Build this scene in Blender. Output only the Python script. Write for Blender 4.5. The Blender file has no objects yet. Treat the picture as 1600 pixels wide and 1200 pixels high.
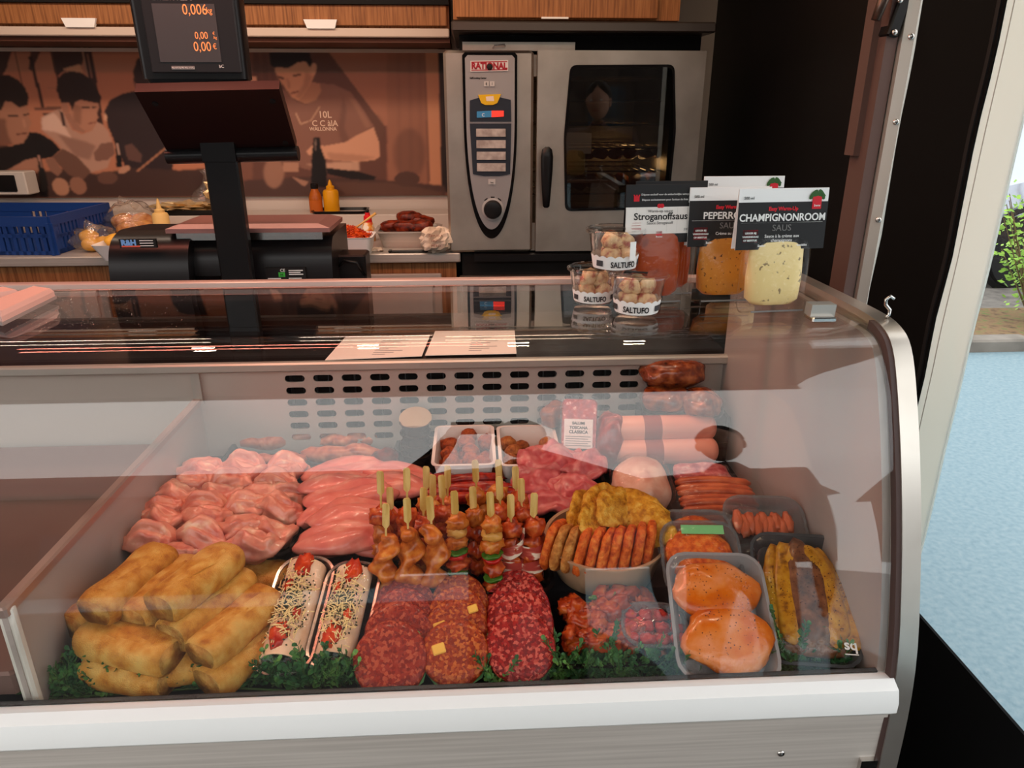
import bpy, math, random
import numpy as np
from mathutils import Vector, Matrix, Euler, noise
random.seed(7)
R = math.radians
PI = math.pi
scn = bpy.context.scene
col = scn.collection

# ---------------------------------------------------------------- camera
CAMH, FPX, PITCH, YAW = 1.65, 1130.0, R(21), R(3)
cd = bpy.data.cameras.new('camera'); cam = bpy.data.objects.new('camera', cd); col.objects.link(cam)
cam.location = (0, 0, CAMH); cam.rotation_euler = (PI/2-PITCH, 0, -YAW)
cd.sensor_width = 36; cd.lens = 36*FPX/1600; cd.clip_start = .02; cd.clip_end = 200
scn.camera = cam

# ---------------------------------------------------------------- world, lights, exposure
wd = bpy.data.worlds.new('overcast_sky'); scn.world = wd; wd.use_nodes = True
bg = wd.node_tree.nodes['Background']; bg.inputs[0].default_value = (1.0, .985, .96, 1); bg.inputs[1].default_value = 2.5
scn.view_settings.view_transform = 'Standard'; scn.view_settings.look = 'None'
scn.view_settings.gamma = 1; scn.view_settings.use_curve_mapping = False
scn.view_settings.exposure = 0.0
try: scn.cycles.transparent_max_bounces = 32
except Exception: pass

def area(name, loc, rot, sx, sy, power, color):
    l = bpy.data.lights.new(name, 'AREA'); l.shape = 'RECTANGLE'; l.size = sx; l.size_y = sy
    l.energy = power; l.color = color
    o = bpy.data.objects.new(name, l); col.objects.link(o); o.location = loc; o.rotation_euler = rot
    return o
# pink meat lamp under the van ceiling above the case, warm ceiling lamps over the kitchen side
area('meat_lamp_light', (-.62, 1.42, 2.27), (0, 0, 0), 1.3, .06, 9, (1, .25, .17))
for x_ in (-.75, -.3, .12, .45): area('case_spot_light', (x_, 1.30, 2.27), (0, 0, 0), .06, .06, 1.3, (1, .80, .56))
area('kitchen_lamp_light', (-.9, 2.15, 2.27), (R(18), 0, 0), 1.5, .12, 9, (1, .76, .58))
area('oven_lamp_light', (.3, 1.95, 2.27), (R(12), 0, 0), .8, .12, 3.5, (1, .70, .48))

# ---------------------------------------------------------------- helpers
fw = Vector((math.sin(YAW)*math.cos(PITCH), math.cos(YAW)*math.cos(PITCH), -math.sin(PITCH)))
rt = Vector((math.cos(YAW), -math.sin(YAW), 0)); upv = rt.cross(fw); CAM = Vector((0, 0, CAMH))
def ray(x, y): return fw+rt*((x-800)/FPX)+upv*((600-y)/FPX)
def G(x, y, Z): d = ray(x, y); return CAM+d*((Z-CAMH)/d.z)       # measured photo point on the level plane Z
def V(x, y, Y): d = ray(x, y); return CAM+d*(Y/d.y)              # measured photo point on the upright plane Y
def c(r, g, b): return tuple(((v/255)/12.92 if v <= 10 else ((v/255+.055)/1.055)**2.4) for v in (r, g, b))

MATS = {}
def mat(name, base, rough=.5, metal=0., ramp=None, scale=8, detail=4, bump=0, bscale=40, tex='noise', coat=0, spec=.28, emit=None, es=0, stretch=None, alpha=None):
    if name in MATS: return MATS[name]
    m = bpy.data.materials.new(name); m.use_nodes = True; N = m.node_tree.nodes; L = m.node_tree.links
    b = N['Principled BSDF']; b.inputs['Base Color'].default_value = (*base, 1)
    b.inputs['Roughness'].default_value = rough; b.inputs['Metallic'].default_value = metal
    b.inputs['Specular IOR Level'].default_value = spec; b.inputs['Coat Weight'].default_value = coat*.35; b.inputs['Coat Roughness'].default_value = .12
    if emit: b.inputs['Emission Color'].default_value = (*emit, 1); b.inputs['Emission Strength'].default_value = es
    if ramp or bump:
        tc = N.new('ShaderNodeTexCoord'); oi = N.new('ShaderNodeObjectInfo')
        mp = N.new('ShaderNodeMapping'); L.new(tc.outputs['Object'], mp.inputs['Vector'])
        if stretch: mp.inputs['Scale'].default_value = stretch
        ad = N.new('ShaderNodeVectorMath'); ad.operation = 'ADD'
        cm = N.new('ShaderNodeCombineXYZ'); mu = N.new('ShaderNodeMath'); mu.operation = 'MULTIPLY'; mu.inputs[1].default_value = 7.3
        L.new(oi.outputs['Random'], mu.inputs[0])
        for k in range(3): L.new(mu.outputs[0], cm.inputs[k])
        L.new(mp.outputs[0], ad.inputs[0]); L.new(cm.outputs[0], ad.inputs[1])
        if ramp:
            if tex == 'voronoi':
                t = N.new('ShaderNodeTexVoronoi'); t.inputs['Scale'].default_value = scale; out = t.outputs['Color']
                sx = N.new('ShaderNodeSeparateColor'); L.new(out, sx.inputs[0]); out = sx.outputs[0]
            else:
                t = N.new('ShaderNodeTexNoise'); t.inputs['Scale'].default_value = scale; t.inputs['Detail'].default_value = detail; out = t.outputs[0]
            L.new(ad.outputs[0], t.inputs['Vector'])
            cr = N.new('ShaderNodeValToRGB'); e = cr.color_ramp.elements
            while len(e) > 1: e.remove(e[-1])
            e[0].position = ramp[0][0]; e[0].color = (*ramp[0][1], 1)
            for p, q in ramp[1:]: x = e.new(p); x.color = (*q, 1)
            L.new(out, cr.inputs[0]); L.new(cr.outputs[0], b.inputs['Base Color'])
        if bump:
            t2 = N.new('ShaderNodeTexNoise'); t2.inputs['Scale'].default_value = bscale; t2.inputs['Detail'].default_value = 3
            L.new(ad.outputs[0], t2.inputs['Vector'])
            bp = N.new('ShaderNodeBump'); bp.inputs['Strength'].default_value = bump; bp.inputs['Distance'].default_value = .004
            L.new(t2.outputs[0], bp.inputs['Height']); L.new(bp.outputs[0], b.inputs['Normal'])
    MATS[name] = m; return m

def clear(name, tint=(1, 1, 1), f0=.04, rough=0., gain=1.0, wrinkle=0, haze=0.):
    """thin clear sheet: transparent body with a two-sided Schlick reflection"""
    if name in MATS: return MATS[name]
    m = bpy.data.materials.new(name); m.use_nodes = True; N = m.node_tree.nodes; L = m.node_tree.links
    N.remove(N['Principled BSDF']); out = N['Material Output']
    tr = N.new('ShaderNodeBsdfTransparent'); tr.inputs[0].default_value = (*tint, 1)
    gl = N.new('ShaderNodeBsdfGlossy'); gl.inputs['Roughness'].default_value = rough; gl.inputs['Color'].default_value = (1, 1, 1, 1)
    lw = N.new('ShaderNodeLayerWeight'); lw.inputs[0].default_value = .5
    pw = N.new('ShaderNodeMath'); pw.operation = 'POWER'; pw.inputs[1].default_value = 5; L.new(lw.outputs['Facing'], pw.inputs[0])
    ma = N.new('ShaderNodeMath'); ma.operation = 'MULTIPLY_ADD'; ma.inputs[1].default_value = (1-f0)*gain; ma.inputs[2].default_value = f0; L.new(pw.outputs[0], ma.inputs[0])
    mx = N.new('ShaderNodeMixShader'); L.new(ma.outputs[0], mx.inputs[0])
    body = tr.outputs[0]
    if haze:
        df = N.new('ShaderNodeBsdfDiffuse'); df.inputs[0].default_value = (.8, .8, .8, 1)
        m2 = N.new('ShaderNodeMixShader'); m2.inputs[0].default_value = haze; L.new(body, m2.inputs[1]); L.new(df.outputs[0], m2.inputs[2]); body = m2.outputs[0]
    L.new(body, mx.inputs[1]); L.new(gl.outputs[0], mx.inputs[2]); L.new(mx.outputs[0], out.inputs[0])
    if wrinkle:
        tc = N.new('ShaderNodeTexCoord'); t2 = N.new('ShaderNodeTexNoise'); t2.inputs['Scale'].default_value = 45; t2.inputs['Detail'].default_value = 2
        L.new(tc.outputs['Object'], t2.inputs['Vector']); bp = N.new('ShaderNodeBump'); bp.inputs['Strength'].default_value = wrinkle; bp.inputs['Distance'].default_value = .006
        L.new(t2.outputs[0], bp.inputs['Height']); L.new(bp.outputs[0], gl.inputs['Normal'])
    MATS[name] = m; return m

class MB:
    def __init__(s): s.v = []; s.f = []; s.m = []
    def add(s, vs, fs, mi=0):
        o = len(s.v); s.v += [tuple(v) for v in vs]; s.f += [[i+o for i in f] for f in fs]; s.m += [mi]*len(fs); return s
    def box(s, a, b, mi=0, ch=0):
        """box from corner a to corner b, chamfered by ch"""
        a = [min(p, q) for p, q in zip(a, b)], [max(p, q) for p, q in zip(a, b)]; lo, hi = a
        if not ch:
            vs = [(x, y, z) for x in (lo[0], hi[0]) for y in (lo[1], hi[1]) for z in (lo[2], hi[2])]
            return s.add(vs, [(0, 1, 3, 2), (4, 6, 7, 5), (0, 4, 5, 1), (2, 3, 7, 6), (0, 2, 6, 4), (1, 5, 7, 3)], mi)
        cx, cy = (lo[0]+hi[0])/2, (lo[1]+hi[1])/2; w, d = hi[0]-lo[0], hi[1]-lo[1]
        rg = lambda q, z: [(cx+sx*(w/2-q-(ch if k else 0)), cy+sy*(d/2-q-(0 if k else ch)), z) for sx, sy, ks in ((1, 1, (0, 1)), (-1, 1, (1, 0)), (-1, -1, (0, 1)), (1, -1, (1, 0))) for k in ks]
        return s.loft([rg(ch, lo[2]), rg(0, lo[2]+ch), rg(0, hi[2]-ch), rg(ch, hi[2])], mi=mi)
    def loft(s, rings, mi=0, caps=(1, 1), closed=True):
        n = len(rings[0]); vs = [p for r in rings for p in r]; fs = []
        for i in range(len(rings)-1):
            for j in range(n if closed else n-1):
                k = (j+1) % n; fs.append((i*n+j, i*n+k, (i+1)*n+k, (i+1)*n+j))
        if caps[0]: fs.append(tuple(range(n))[::-1])
        if caps[1]: fs.append(tuple((len(rings)-1)*n+j for j in range(n)))
        return s.add(vs, fs, mi)
    def lathe(s, prof, n=24, o=(0, 0, 0), mi=0, caps=(1, 1)):
        return s.loft([[(o[0]+r*math.cos(2*PI*j/n), o[1]+r*math.sin(2*PI*j/n), o[2]+z) for j in range(n)] for r, z in prof], mi, caps)
    def tube(s, pts, r, n=8, mi=0):
        pts = [Vector(p) for p in pts]; rs = r if isinstance(r, (list, tuple)) else [r]*len(pts); rings = []; u = None
        for i, p in enumerate(pts):
            t = (pts[min(i+1, len(pts)-1)]-pts[max(i-1, 0)]).normalized()
            if u is None: u = t.orthogonal().normalized()
            else: u = (u-t*u.dot(t)).normalized()
            w = t.cross(u); rings.append([p+(u*math.cos(2*PI*j/n)+w*math.sin(2*PI*j/n))*rs[i] for j in range(n)])
        return s.loft(rings, mi)
    def blob(s, o, size, seed=0, amp=.15, freq=1.6, nu=18, nv=11, M=None, mi=0, sq=1.0):
        o = Vector(o); sd = Vector((seed*3.7, seed*1.9, seed*5.3)); rings = []
        sp = lambda q: math.copysign(abs(q)**sq, q)
        for i in range(nv):
            th = PI*(i+.02*(i == 0)-.02*(i == nv-1))/(nv-1)
            ring = []
            for j in range(nu):
                ph = 2*PI*j/nu; d = Vector((math.sin(th)*math.cos(ph), math.sin(th)*math.sin(ph), -math.cos(th)))
                k = 1+amp*noise.noise(d*freq+sd)*2+amp*.4*noise.noise(d*freq*3+sd)
                p = Vector((sp(d.x)*size[0], sp(d.y)*size[1], sp(d.z)*size[2]))*k
                if M: p = M @ p
                ring.append(o+p)
            rings.append(ring)
        return s.loft(rings, mi)
    def prism(s, poly, axis, a, b, mi=0):
        """polygon (2-D) extruded along axis x/y/z from a to b"""
        f = {'x': lambda p, t: (t, p[0], p[1]), 'y': lambda p, t: (p[0], t, p[1]), 'z': lambda p, t: (p[0], p[1], t)}[axis]
        return s.loft([[f(p, a) for p in poly], [f(p, b) for p in poly]], mi)
    def mesh(s, name, mats, smooth=False):
        me = bpy.data.meshes.new(name); me.from_pydata(s.v, [], s.f)
        for m in (mats if isinstance(mats, (list, tuple)) else [mats]): me.materials.append(m)
        if len(me.materials) > 1: me.polygons.foreach_set('material_index', s.m)
        import bmesh
        b = bmesh.new(); b.from_mesh(me); bmesh.ops.recalc_face_normals(b, faces=b.faces); b.to_mesh(me); b.free()
        if smooth:
            me.polygons.foreach_set('use_smooth', [True]*len(me.polygons))
            if smooth is not True: me.set_sharp_from_angle(angle=R(smooth))
        me.update(); return me
    def part(s, name, mats, parent=None, smooth=False, loc=None, rot=None):
        return link(name, s.mesh(name, mats, smooth), parent, loc, rot)

def link(name, me, parent=None, loc=None, rot=None, sc=None):
    o = bpy.data.objects.new(name, me); col.objects.link(o); o.parent = parent
    if loc is not None: o.location = loc
    if rot is not None: o.rotation_euler = rot
    if sc is not None: o.scale = sc if hasattr(sc, '__len__') else (sc, sc, sc)
    return o
def tag(o, label, cat, group=None):
    o['label'] = label; o['category'] = cat
    if group: o['group'] = group
    return o
def thing(name, label, cat, loc=(0, 0, 0), rot=(0, 0, 0), group=None):
    o = bpy.data.objects.new(name, None); col.objects.link(o); o.empty_display_size = .05
    o.location = loc; o.rotation_euler = rot; return tag(o, label, cat, group)
def struct(o): o['kind'] = 'structure'; return o
def copy_tree(o, parent=None):
    q = o.copy(); col.objects.link(q); q.parent = parent
    for ch in list(o.children): copy_tree(ch, q)
    return q
def rr(w, d, r, z, n=5, cx=0, cy=0):
    pts = []
    for sx, sy, a0 in ((1, 1, 0), (-1, 1, 90), (-1, -1, 180), (1, -1, 270)):
        for k in range(n):
            a = R(a0+90*k/(n-1)); pts.append((cx+sx*(w/2-r)+r*math.cos(a), cy+sy*(d/2-r)+r*math.sin(a), z))
    return pts
def tray_mb(w, d, h, r=.02, t=.002, lip=.006, taper=.012):
    m = MB(); m.loft([rr(w-2*taper, d-2*taper, r*.8, 0), rr(w-t, d-t, r, h-.003), rr(w+2*lip, d+2*lip, r+lip, h-.002), rr(w+2*lip, d+2*lip, r+lip, h),
                      rr(w-2*t, d-2*t, r, h), rr(w-2*taper-2*t, d-2*taper-2*t, r*.8, t)]); return m
def text(s, size, m, parent, loc, rot=(PI/2, 0, 0), bold=0, align='CENTER', wrap=None, name='lettering', sx=1, extr=.0002):
    cu = bpy.data.curves.new('txt', 'FONT'); cu.body = s; cu.size = size; cu.align_x = align; cu.offset = bold; cu.extrude = extr; cu.resolution_u = 3
    o = bpy.data.objects.new('txt', cu); col.objects.link(o)
    dg = bpy.context.evaluated_depsgraph_get(); me = bpy.data.meshes.new_from_object(o.evaluated_get(dg)); bpy.data.objects.remove(o); bpy.data.curves.remove(cu)
    me.name = name; me.materials.clear(); me.materials.append(m)
    for v in me.vertices: v.co.x *= sx
    if wrap:
        for v in me.vertices:
            a = v.co.x/wrap; v.co = Vector(((wrap+v.co.z)*math.sin(a), -(wrap+v.co.z)*math.cos(a), v.co.y))
        rot = (0, 0, rot[2])
    return link(name, me, parent, loc, rot)

# ---------------------------------------------------------------- materials
steel = mat('brushed_steel', c(178, 168, 156), .36, .9, ramp=[(.3, c(168, 158, 146)), (.7, c(188, 178, 166))], scale=9, detail=6)
steelh = mat('brushed_steel_level', c(190, 184, 176), .45, .55, ramp=[(.35, c(184, 178, 171)), (.65, c(198, 192, 185))], scale=3, stretch=(1, 30, 60))
chrome = mat('polished_metal', c(205, 200, 195), .18, 1)
alu = mat('anodised_aluminium', c(190, 186, 178), .4, .6)
white = mat('white_enamel', c(240, 240, 238), .35)
offw = mat('off_white_plastic', c(214, 208, 198), .45)
beige = mat('grey_beige_liner', c(178, 164, 156), .42, .25, ramp=[(.3, c(170, 156, 149)), (.7, c(186, 173, 165))], scale=2)
black = mat('black_plastic', c(17, 16, 17), .32)
blackm = mat('matt_black', c(14, 13, 13), .75)
blackg = mat('black_gloss', c(9, 8, 9), .14)
wood = mat('oak_veneer', c(150, 98, 58), .45, ramp=[(.3, c(112, 70, 40)), (.5, c(150, 98, 58)), (.72, c(170, 116, 72))], scale=6, detail=6, stretch=(30, 30, 1.2))
glass = clear('curved_display_glass', (.985, .995, .99), .043)
film = clear('clear_film', (1, 1, 1), .018, .05, .45, .6)
clearp = clear('clear_plastic', (.97, .97, .97), .04, .03)
pvc = clear('clear_pvc_sheet', (.93, .96, .98), .03, .02, .6, .15)
skyblue = None
white_ink = mat('white_print', c(235, 235, 232), .6)
black_ink = mat('black_print', c(20, 18, 18), .6)
red_ink = mat('red_print', c(205, 30, 45), .55)
grey_ink = mat('grey_print', c(120, 118, 116), .6)

# ================================================================= THE PLACE
# ground, van shell
pave = mat('blue_painted_asphalt', c(128, 148, 156), .8, ramp=[(.3, c(116, 139, 149)), (.5, c(129, 150, 158)), (.72, c(142, 158, 164))], scale=45, detail=12, bump=.04, bscale=200)
struct(MB().box((-14, -14, -.1), (6.2, 4.75, 0)).part('ground', pave))
struct(MB().box((-9, -7, 0), (.855, .78, .006)).part('added_dark_apron', mat('added_dark_ground', c(52, 50, 50), .85, ramp=[(.35, c(44, 42, 42)), (.65, c(60, 58, 57))], scale=30)))  # unseen dark ground, added to weaken the pale reflection in the case glass
paver = mat('grey_pavers', c(120, 112, 106), .85, ramp=[(.3, c(96, 90, 86)), (.7, c(140, 132, 124))], scale=9)
struct(MB().box((-14, 5.75, -.1), (22, 30, .02)).part('paved_yard', paver))
litter = mat('leaf_litter', c(120, 92, 66), .9, ramp=[(.3, c(80, 66, 48)), (.5, c(134, 104, 76)), (.7, c(96, 110, 60))], scale=14, detail=6, bump=.8)
struct(MB().box((-14, 4.9, -.1), (22, 5.75, .05)).part('planting_bed', litter))
kerb = struct(MB().box((-14, 4.75, -.1), (3.2, 4.9, .09), ch=.015).part('kerb', mat('kerb_concrete', c(128, 118, 108), .85, ramp=[(.3, c(108, 100, 92)), (.7, c(146, 136, 126))], scale=5)))
for i in range(5): struct(MB().box((3.22+i*.8, 4.75, -.1), (4.0+i*.8, 4.9, .09), ch=.015).part('kerb_stone', MATS['kerb_concrete'], kerb))

VX0, VX1, VB, ZC = -2.3, .95, 3.0, 2.34
struct(MB().box((VX0, .95, .12), (VX1, VB, .25)).part('floor', mat('van_floor', c(70, 66, 62), .6)))
struct(MB().box((VX0, .95, ZC), (VX1+.03, VB+.05, ZC+.06)).part('ceiling', mat('van_ceiling', c(200, 190, 178), .5)))
struct(MB().box((VX0-.05, .95, .1), (VX0, VB, ZC)).part('wall_left', mat('van_wall', c(176, 160, 146), .5)))
struct(MB().box((VX0, VB, .1), (VX1, VB+.05, ZC)).part('wall_back', mat('splashback_white', c(206, 196, 186), .4)))
struct(MB().box((VX1-.02, 1.64, .1), (VX1+.03, VB, ZC)).part('wall_right', mat('black_wall_panel', c(9, 7, 7), .5, spec=.3)))
# raised hatch over the customers (seen mirrored in the glass)
hatch = struct(MB().prism([(.98, 2.42), (-.42, 2.52), (-.42, 2.56), (.98, 2.46)], 'x', -2.4, 1.3).part('hatch_roof', mat('hatch_lining', c(52, 44, 42), .5)))
struct(MB().box((-2.4, -.44, 2.46), (1.3, -.42, 2.58)).part('hatch_edge', mat('hatch_rim', c(60, 52, 50), .5), hatch))
# door post at the right of the serving opening
o = struct(MB().box((.838, 1.57, .3), (.862, 1.64, ZC)).part('trim_1', mat('brown_trim', c(96, 74, 68), .5)))
o = struct(MB().prism([(.862, 1.60), (.866, 1.56), (.884, 1.548), (.892, 1.56), (.915, 1.56), (.915, 1.64), (.862, 1.64)], 'z', .3, ZC).part('trim_2', alu))
for z in (1.42, 1.62, 1.78, 2.0): MB().lathe([(.006, 0), (.006, .002), (.004, .003)], 12).part('screw', chrome, o, True, (.878, 1.5505, z), (PI/2, 0, R(-30)))
o = struct(MB().box((.824, 1.60, 1.55), (.839, 1.64, ZC)).part('trim_3', MATS['brown_trim']))

# ---------------------------------------------------------------- kitchen side
WT = 1.205
cnt = thing('back_counter', 'oak veneer back counter with a stainless steel worktop along the mural wall', 'counter', (0, 0, .25))
ct = MB().box((-2.28, 2.35, .925), (-.045, 2.995, .955), ch=.003).part('worktop', steelh, cnt)
MB().box((-2.28, 2.375, .0), (-.06, 2.99, .925)).part('carcass', wood, cnt)
for x0, x1 in ((V(0, 440, 2.37).x-.5, V(165, 440, 2.37).x), (V(530, 440, 2.37).x, V(690, 440, 2.37).x)):
    z1 = V(400, 430 if x1 > -.5 else 438, 2.37).z-.25
    d = MB().box((x0, 2.36, z1-.4), (x1, 2.375, z1), ch=.003).part('drawer_front', mat('grey_drawer', c(178, 170, 162), .4), cnt)
    MB().box((x0+.03, 2.352, z1-.37), (x1-.03, 2.362, z1-.026), ch=.003).part('inset_panel', mat('grey_drawer_in', c(196, 188, 180), .4), d)
    MB().box((x1-.028, 2.355, z1-.045), (x1-.022, 2.362, z1-.02)).part('slot', blackm, d)

MB().box((-1.6, 2.82, .955), (-.07, 2.985, V(500, 336, 2.82).z-.25), ch=.003).part('ledge', mat('ledge_white', c(196, 186, 176), .4), cnt)
# wall cabinets
YC = 2.72
z0, z1 = V(400, 43, YC).z, V(400, 7, YC).z
XR = V(702, 40, YC).x
cab = thing('wall_cabinet', 'long oak veneer wall cabinet with white finger pulls above the mural', 'cabinet', (0, 0, z0))
MB().box((-2.28, YC, 0), (XR, 2.99, .4)).part('body', wood, cab)
xs = [-2.25, V(345, 30, YC).x, XR-.005]
for i in range(2):
    d = MB().box((xs[i]+.002, YC-.018, .006), (xs[i+1]-.002, YC, z1-z0), ch=.002).part('door', wood, cab)
    xm = V((130, 503)[i], 36, YC).x; zz = V(130, 37, YC).z-z0
    MB().prism([(xm-.055, zz+.014), (xm+.055, zz+.014), (xm+.045, zz-.013), (xm-.045, zz-.013)], 'y', YC-.028, YC-.015).part('finger_pull', white, d)
MB().box((-2.28, YC-.03, z1-z0), (XR, YC, z1-z0+.03)).part('top_gap', blackm, cab)
rail = thing('shelf_rail', 'cream metal rail running under the wall cabinet', 'rail', (0, 0, V(400, 58, YC).z))
h = V(400, 44, YC).z-rail.location.z
MB().box((-2.28, YC-.02, 0), (XR, YC+.005, h), ch=.003).part('rail', mat('cream_rail', c(206, 190, 176), .4), rail)
MB().box((-2.28, YC, -.015), (XR, 2.99, .0)).part('shelf', mat('brown_shelf', c(92, 58, 44), .5), rail)
MB().box((-2.28, 2.97, -.03), (XR, 2.995, -.018)).part('lower_strip', MATS['cream_rail'], rail)
ocb = thing('oven_cabinet', 'oak veneer cabinet over the steel oven', 'cabinet', (0, 0, V(800, 31, 2.5).z))
xa, xb = V(708, 20, 2.5).x, V(1062, 20, 2.5).x
MB().box((xa, 2.5, 0), (xb, 2.99, .4)).part('body', wood, ocb)
d = MB().box((xa+.01, 2.482, .004), (V(1026, 20, 2.5).x, 2.5, .062), ch=.002).part('door', wood, ocb)
MB().box((V(846, 20, 2.48).x, 2.472, .001), (V(888, 20, 2.48).x, 2.484, .006)).part('finger_pull', white, d)
MB().box((xa+.05, 2.478, .065), (V(1000, 20, 2.5).x, 2.5, .09)).part('top_gap', blackm, ocb)

# mural print ----------------------------------------------------------------
def mural():
    X0, X1, Z0, Z1, Y = -2.2, V(698, 180, 2.985).x, V(400, 307, 2.985).z, V(400, 66, 2.985).z, 2.985
    nx, nz = 560, 170
    gx, gz = np.meshgrid(np.linspace(X0, X1, nx), np.linspace(Z0, Z1, nz))
    q = np.stack([gx, np.full_like(gx, Y), gz-CAMH], -1)
    w = q @ np.array(fw); U = 800+FPX*(q @ np.array(rt))/w; W = 600-FPX*(q @ np.array(upv))/w
    def blur(a, k):
        for ax in (0, 1):
            for _ in range(k): a = (np.roll(a, 1, ax)+2*a+np.roll(a, -1, ax))/4
        return a
    def poly(P):
        ins = np.zeros(U.shape, bool); n = len(P)
        for i in range(n):
            (xa, ya), (xb, yb) = P[i], P[(i+1) % n]
            if ya == yb: continue
            ins ^= ((ya > W) != (yb > W)) & (U < (xb-xa)*(W-ya)/(yb-ya)+xa)
        return ins.astype(float)
    img = np.zeros(U.shape+(3,)); img[:] = c(172, 112, 84)
    def put(colr, a, k=1, op=1.):
        nonlocal img
        a = blur(a, k)[..., None]*op; img = img*(1-a)+np.array(c(*colr))*a
    def P(colr, *pts, k=1, op=1.): put(colr, poly(pts), k, op)
    def Ell(colr, x, y, a, b, t=0, k=1, op=1.):
        ct_, st = math.cos(R(t)), math.sin(R(t)); dx, dy = U-x, W-y
        put(colr, (((dx*ct_+dy*st)/a)**2+((-dx*st+dy*ct_)/b)**2 < 1).astype(float), k, op)
    def line(colr, x0, y0, x1, y1, w_, k=1, op=1.):
        d = math.hypot(x1-x0, y1-y0); nx_, ny_ = -(y1-y0)/d*w_/2, (x1-x0)/d*w_/2
        P(colr, (x0+nx_, y0+ny_), (x1+nx_, y1+ny_), (x1-nx_, y1-ny_), (x0-nx_, y0-ny_), k=k, op=op)
    # left scene
    P((120, 74, 56), (-200, 60), (400, 60), (400, 84), (-200, 84), k=3, op=.7)
    P((60, 36, 30), (-200, 60), (24, 60), (10, 108), (0, 125), (-200, 125))
    P((70, 42, 34), (50, 60), (73, 60), (56, 96), (50, 112), (45, 108))
    P((58, 34, 28), (78, 62), (142, 62), (128, 102), (98, 112), (88, 120), (84, 100))
    P((196, 140, 104), (97, 108), (125, 100), (130, 114), (108, 112))
    line((64, 40, 34), 22, 75, 35, 132, 2); line((52, 32, 28), 47, 88, 68, 170, 5); line((60, 36, 30), 75, 62, 92, 130, 3)
    P((54, 32, 28), (124, 62), (141, 62), (162, 196), (152, 196)); line((190, 140, 112), 126, 64, 137, 122, 2); line((160, 110, 88), 134, 64, 143, 122, 1.5)
    line((150, 104, 80), 74, 138, 92, 138, 1.5); P((108, 70, 56), (54, 168), (96, 166), (96, 172), (54, 172)); P((70, 44, 38), (65, 176), (88, 176), (84, 188), (72, 184))
    # man seen from behind
    P((52, 34, 30), (208, 112), (214, 92), (226, 86), (262, 84), (262, 146), (214, 144), (209, 126)); P((130, 88, 68), (208, 128), (213, 130), (213, 138), (210, 137))
    P((44, 31, 31), (163, 174), (172, 156), (190, 147), (215, 141), (270, 144), (270, 290), (196, 262), (176, 215), (168, 196)); P((196, 150, 122), (163, 176), (168, 182), (166, 190), (162, 186))
    # man with hoodie
    P((172, 132, 112), (65, 184), (66, 204), (88, 222), (108, 250), (136, 272), (168, 262), (178, 232), (170, 206), (160, 194), (150, 190), (143, 204), (128, 210), (112, 202), (97, 170), (86, 172))
    P((206, 170, 150), (65, 184), (66, 203), (86, 206), (112, 216), (100, 196), (84, 176), k=2)
    P((124, 88, 74), (90, 210), (130, 220), (150, 228), (140, 250), (118, 244), k=3, op=.7); P((60, 40, 36), (92, 172), (98, 176), (104, 198), (98, 196), k=1)
    P((150, 104, 84), (100, 178), (112, 176), (135, 200), (132, 208), (115, 202)); P((168, 118, 94), (108, 176), (114, 154), (138, 158), (153, 160), (155, 168), (152, 176), (154, 184), (150, 188), (150, 194), (144, 203), (132, 204), (118, 192))
    P((112, 74, 58), (112, 160), (128, 168), (126, 196), (116, 190), k=3, op=.6); P((156, 108, 86), (95, 160), (103, 158), (108, 172), (106, 180), (98, 174))
    P((40, 25, 22), (88, 140), (90, 124), (98, 114), (112, 111), (128, 114), (142, 124), (150, 138), (159, 152), (156, 160), (146, 160), (126, 156), (117, 160), (113, 172), (108, 160), (96, 160), (92, 152))
    line((60, 38, 32), 128, 168, 140, 168, 2.4); line((60, 38, 32), 144, 168, 152, 167, 2.2); line((120, 66, 56), 138, 193, 150, 191, 2)
    # man at the left edge
    P((20, 15, 15), (-200, 210), (-60, 225), (20, 228), (46, 206), (62, 208), (82, 220), (95, 234), (82, 246), (56, 250), (30, 262), (0, 276), (-200, 300))
    P((160, 112, 88), (-60, 150), (12, 156), (38, 162), (46, 172), (44, 180), (49, 192), (46, 200), (44, 212), (36, 224), (22, 226), (8, 220), (-60, 215)); P((104, 68, 54), (-60, 180), (8, 186), (14, 214), (20, 226), (-10, 232), (-60, 220), k=3, op=.8)
    P((34, 22, 20), (-80, 124), (0, 118), (14, 117), (30, 126), (40, 138), (45, 152), (43, 164), (30, 168), (20, 160), (8, 158), (2, 172), (-60, 180))
    line((50, 32, 28), 12, 181, 28, 181, 3); line((60, 38, 32), 36, 180, 45, 178, 2.6); line((96, 54, 44), 26, 210, 42, 208, 2.4); line((190, 138, 112), 36, 186, 39, 199, 3, 2, .7)
    P((158, 112, 90), (-60, 290), (0, 272), (40, 250), (58, 246), (66, 256), (60, 270), (30, 276), (4, 290))
    # table, bottles, food
    P((62, 42, 36), (-200, 288), (40, 272), (110, 262), (150, 272), (210, 262), (280, 266), (345, 262), (345, 330), (-200, 330), k=2)
    P((104, 72, 58), (80, 246), (98, 232), (120, 244), (142, 268), (132, 280), (108, 274)); P((134, 94, 76), (70, 248), (84, 246), (98, 268), (90, 276), (78, 266))
    P((120, 84, 70), (146, 240), (158, 224), (176, 222), (180, 240), (168, 250), (150, 252)); P((92, 64, 56), (194, 228), (206, 224), (222, 242), (220, 254), (200, 250)); line((160, 110, 82), 214, 268, 258, 232, 3)
    P((14, 10, 10), (57, 234), (62, 234), (67, 258), (74, 280), (76, 308), (62, 308), (60, 262)); line((190, 140, 120), 60, 242, 65, 262, 2, 1, .8)
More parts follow.
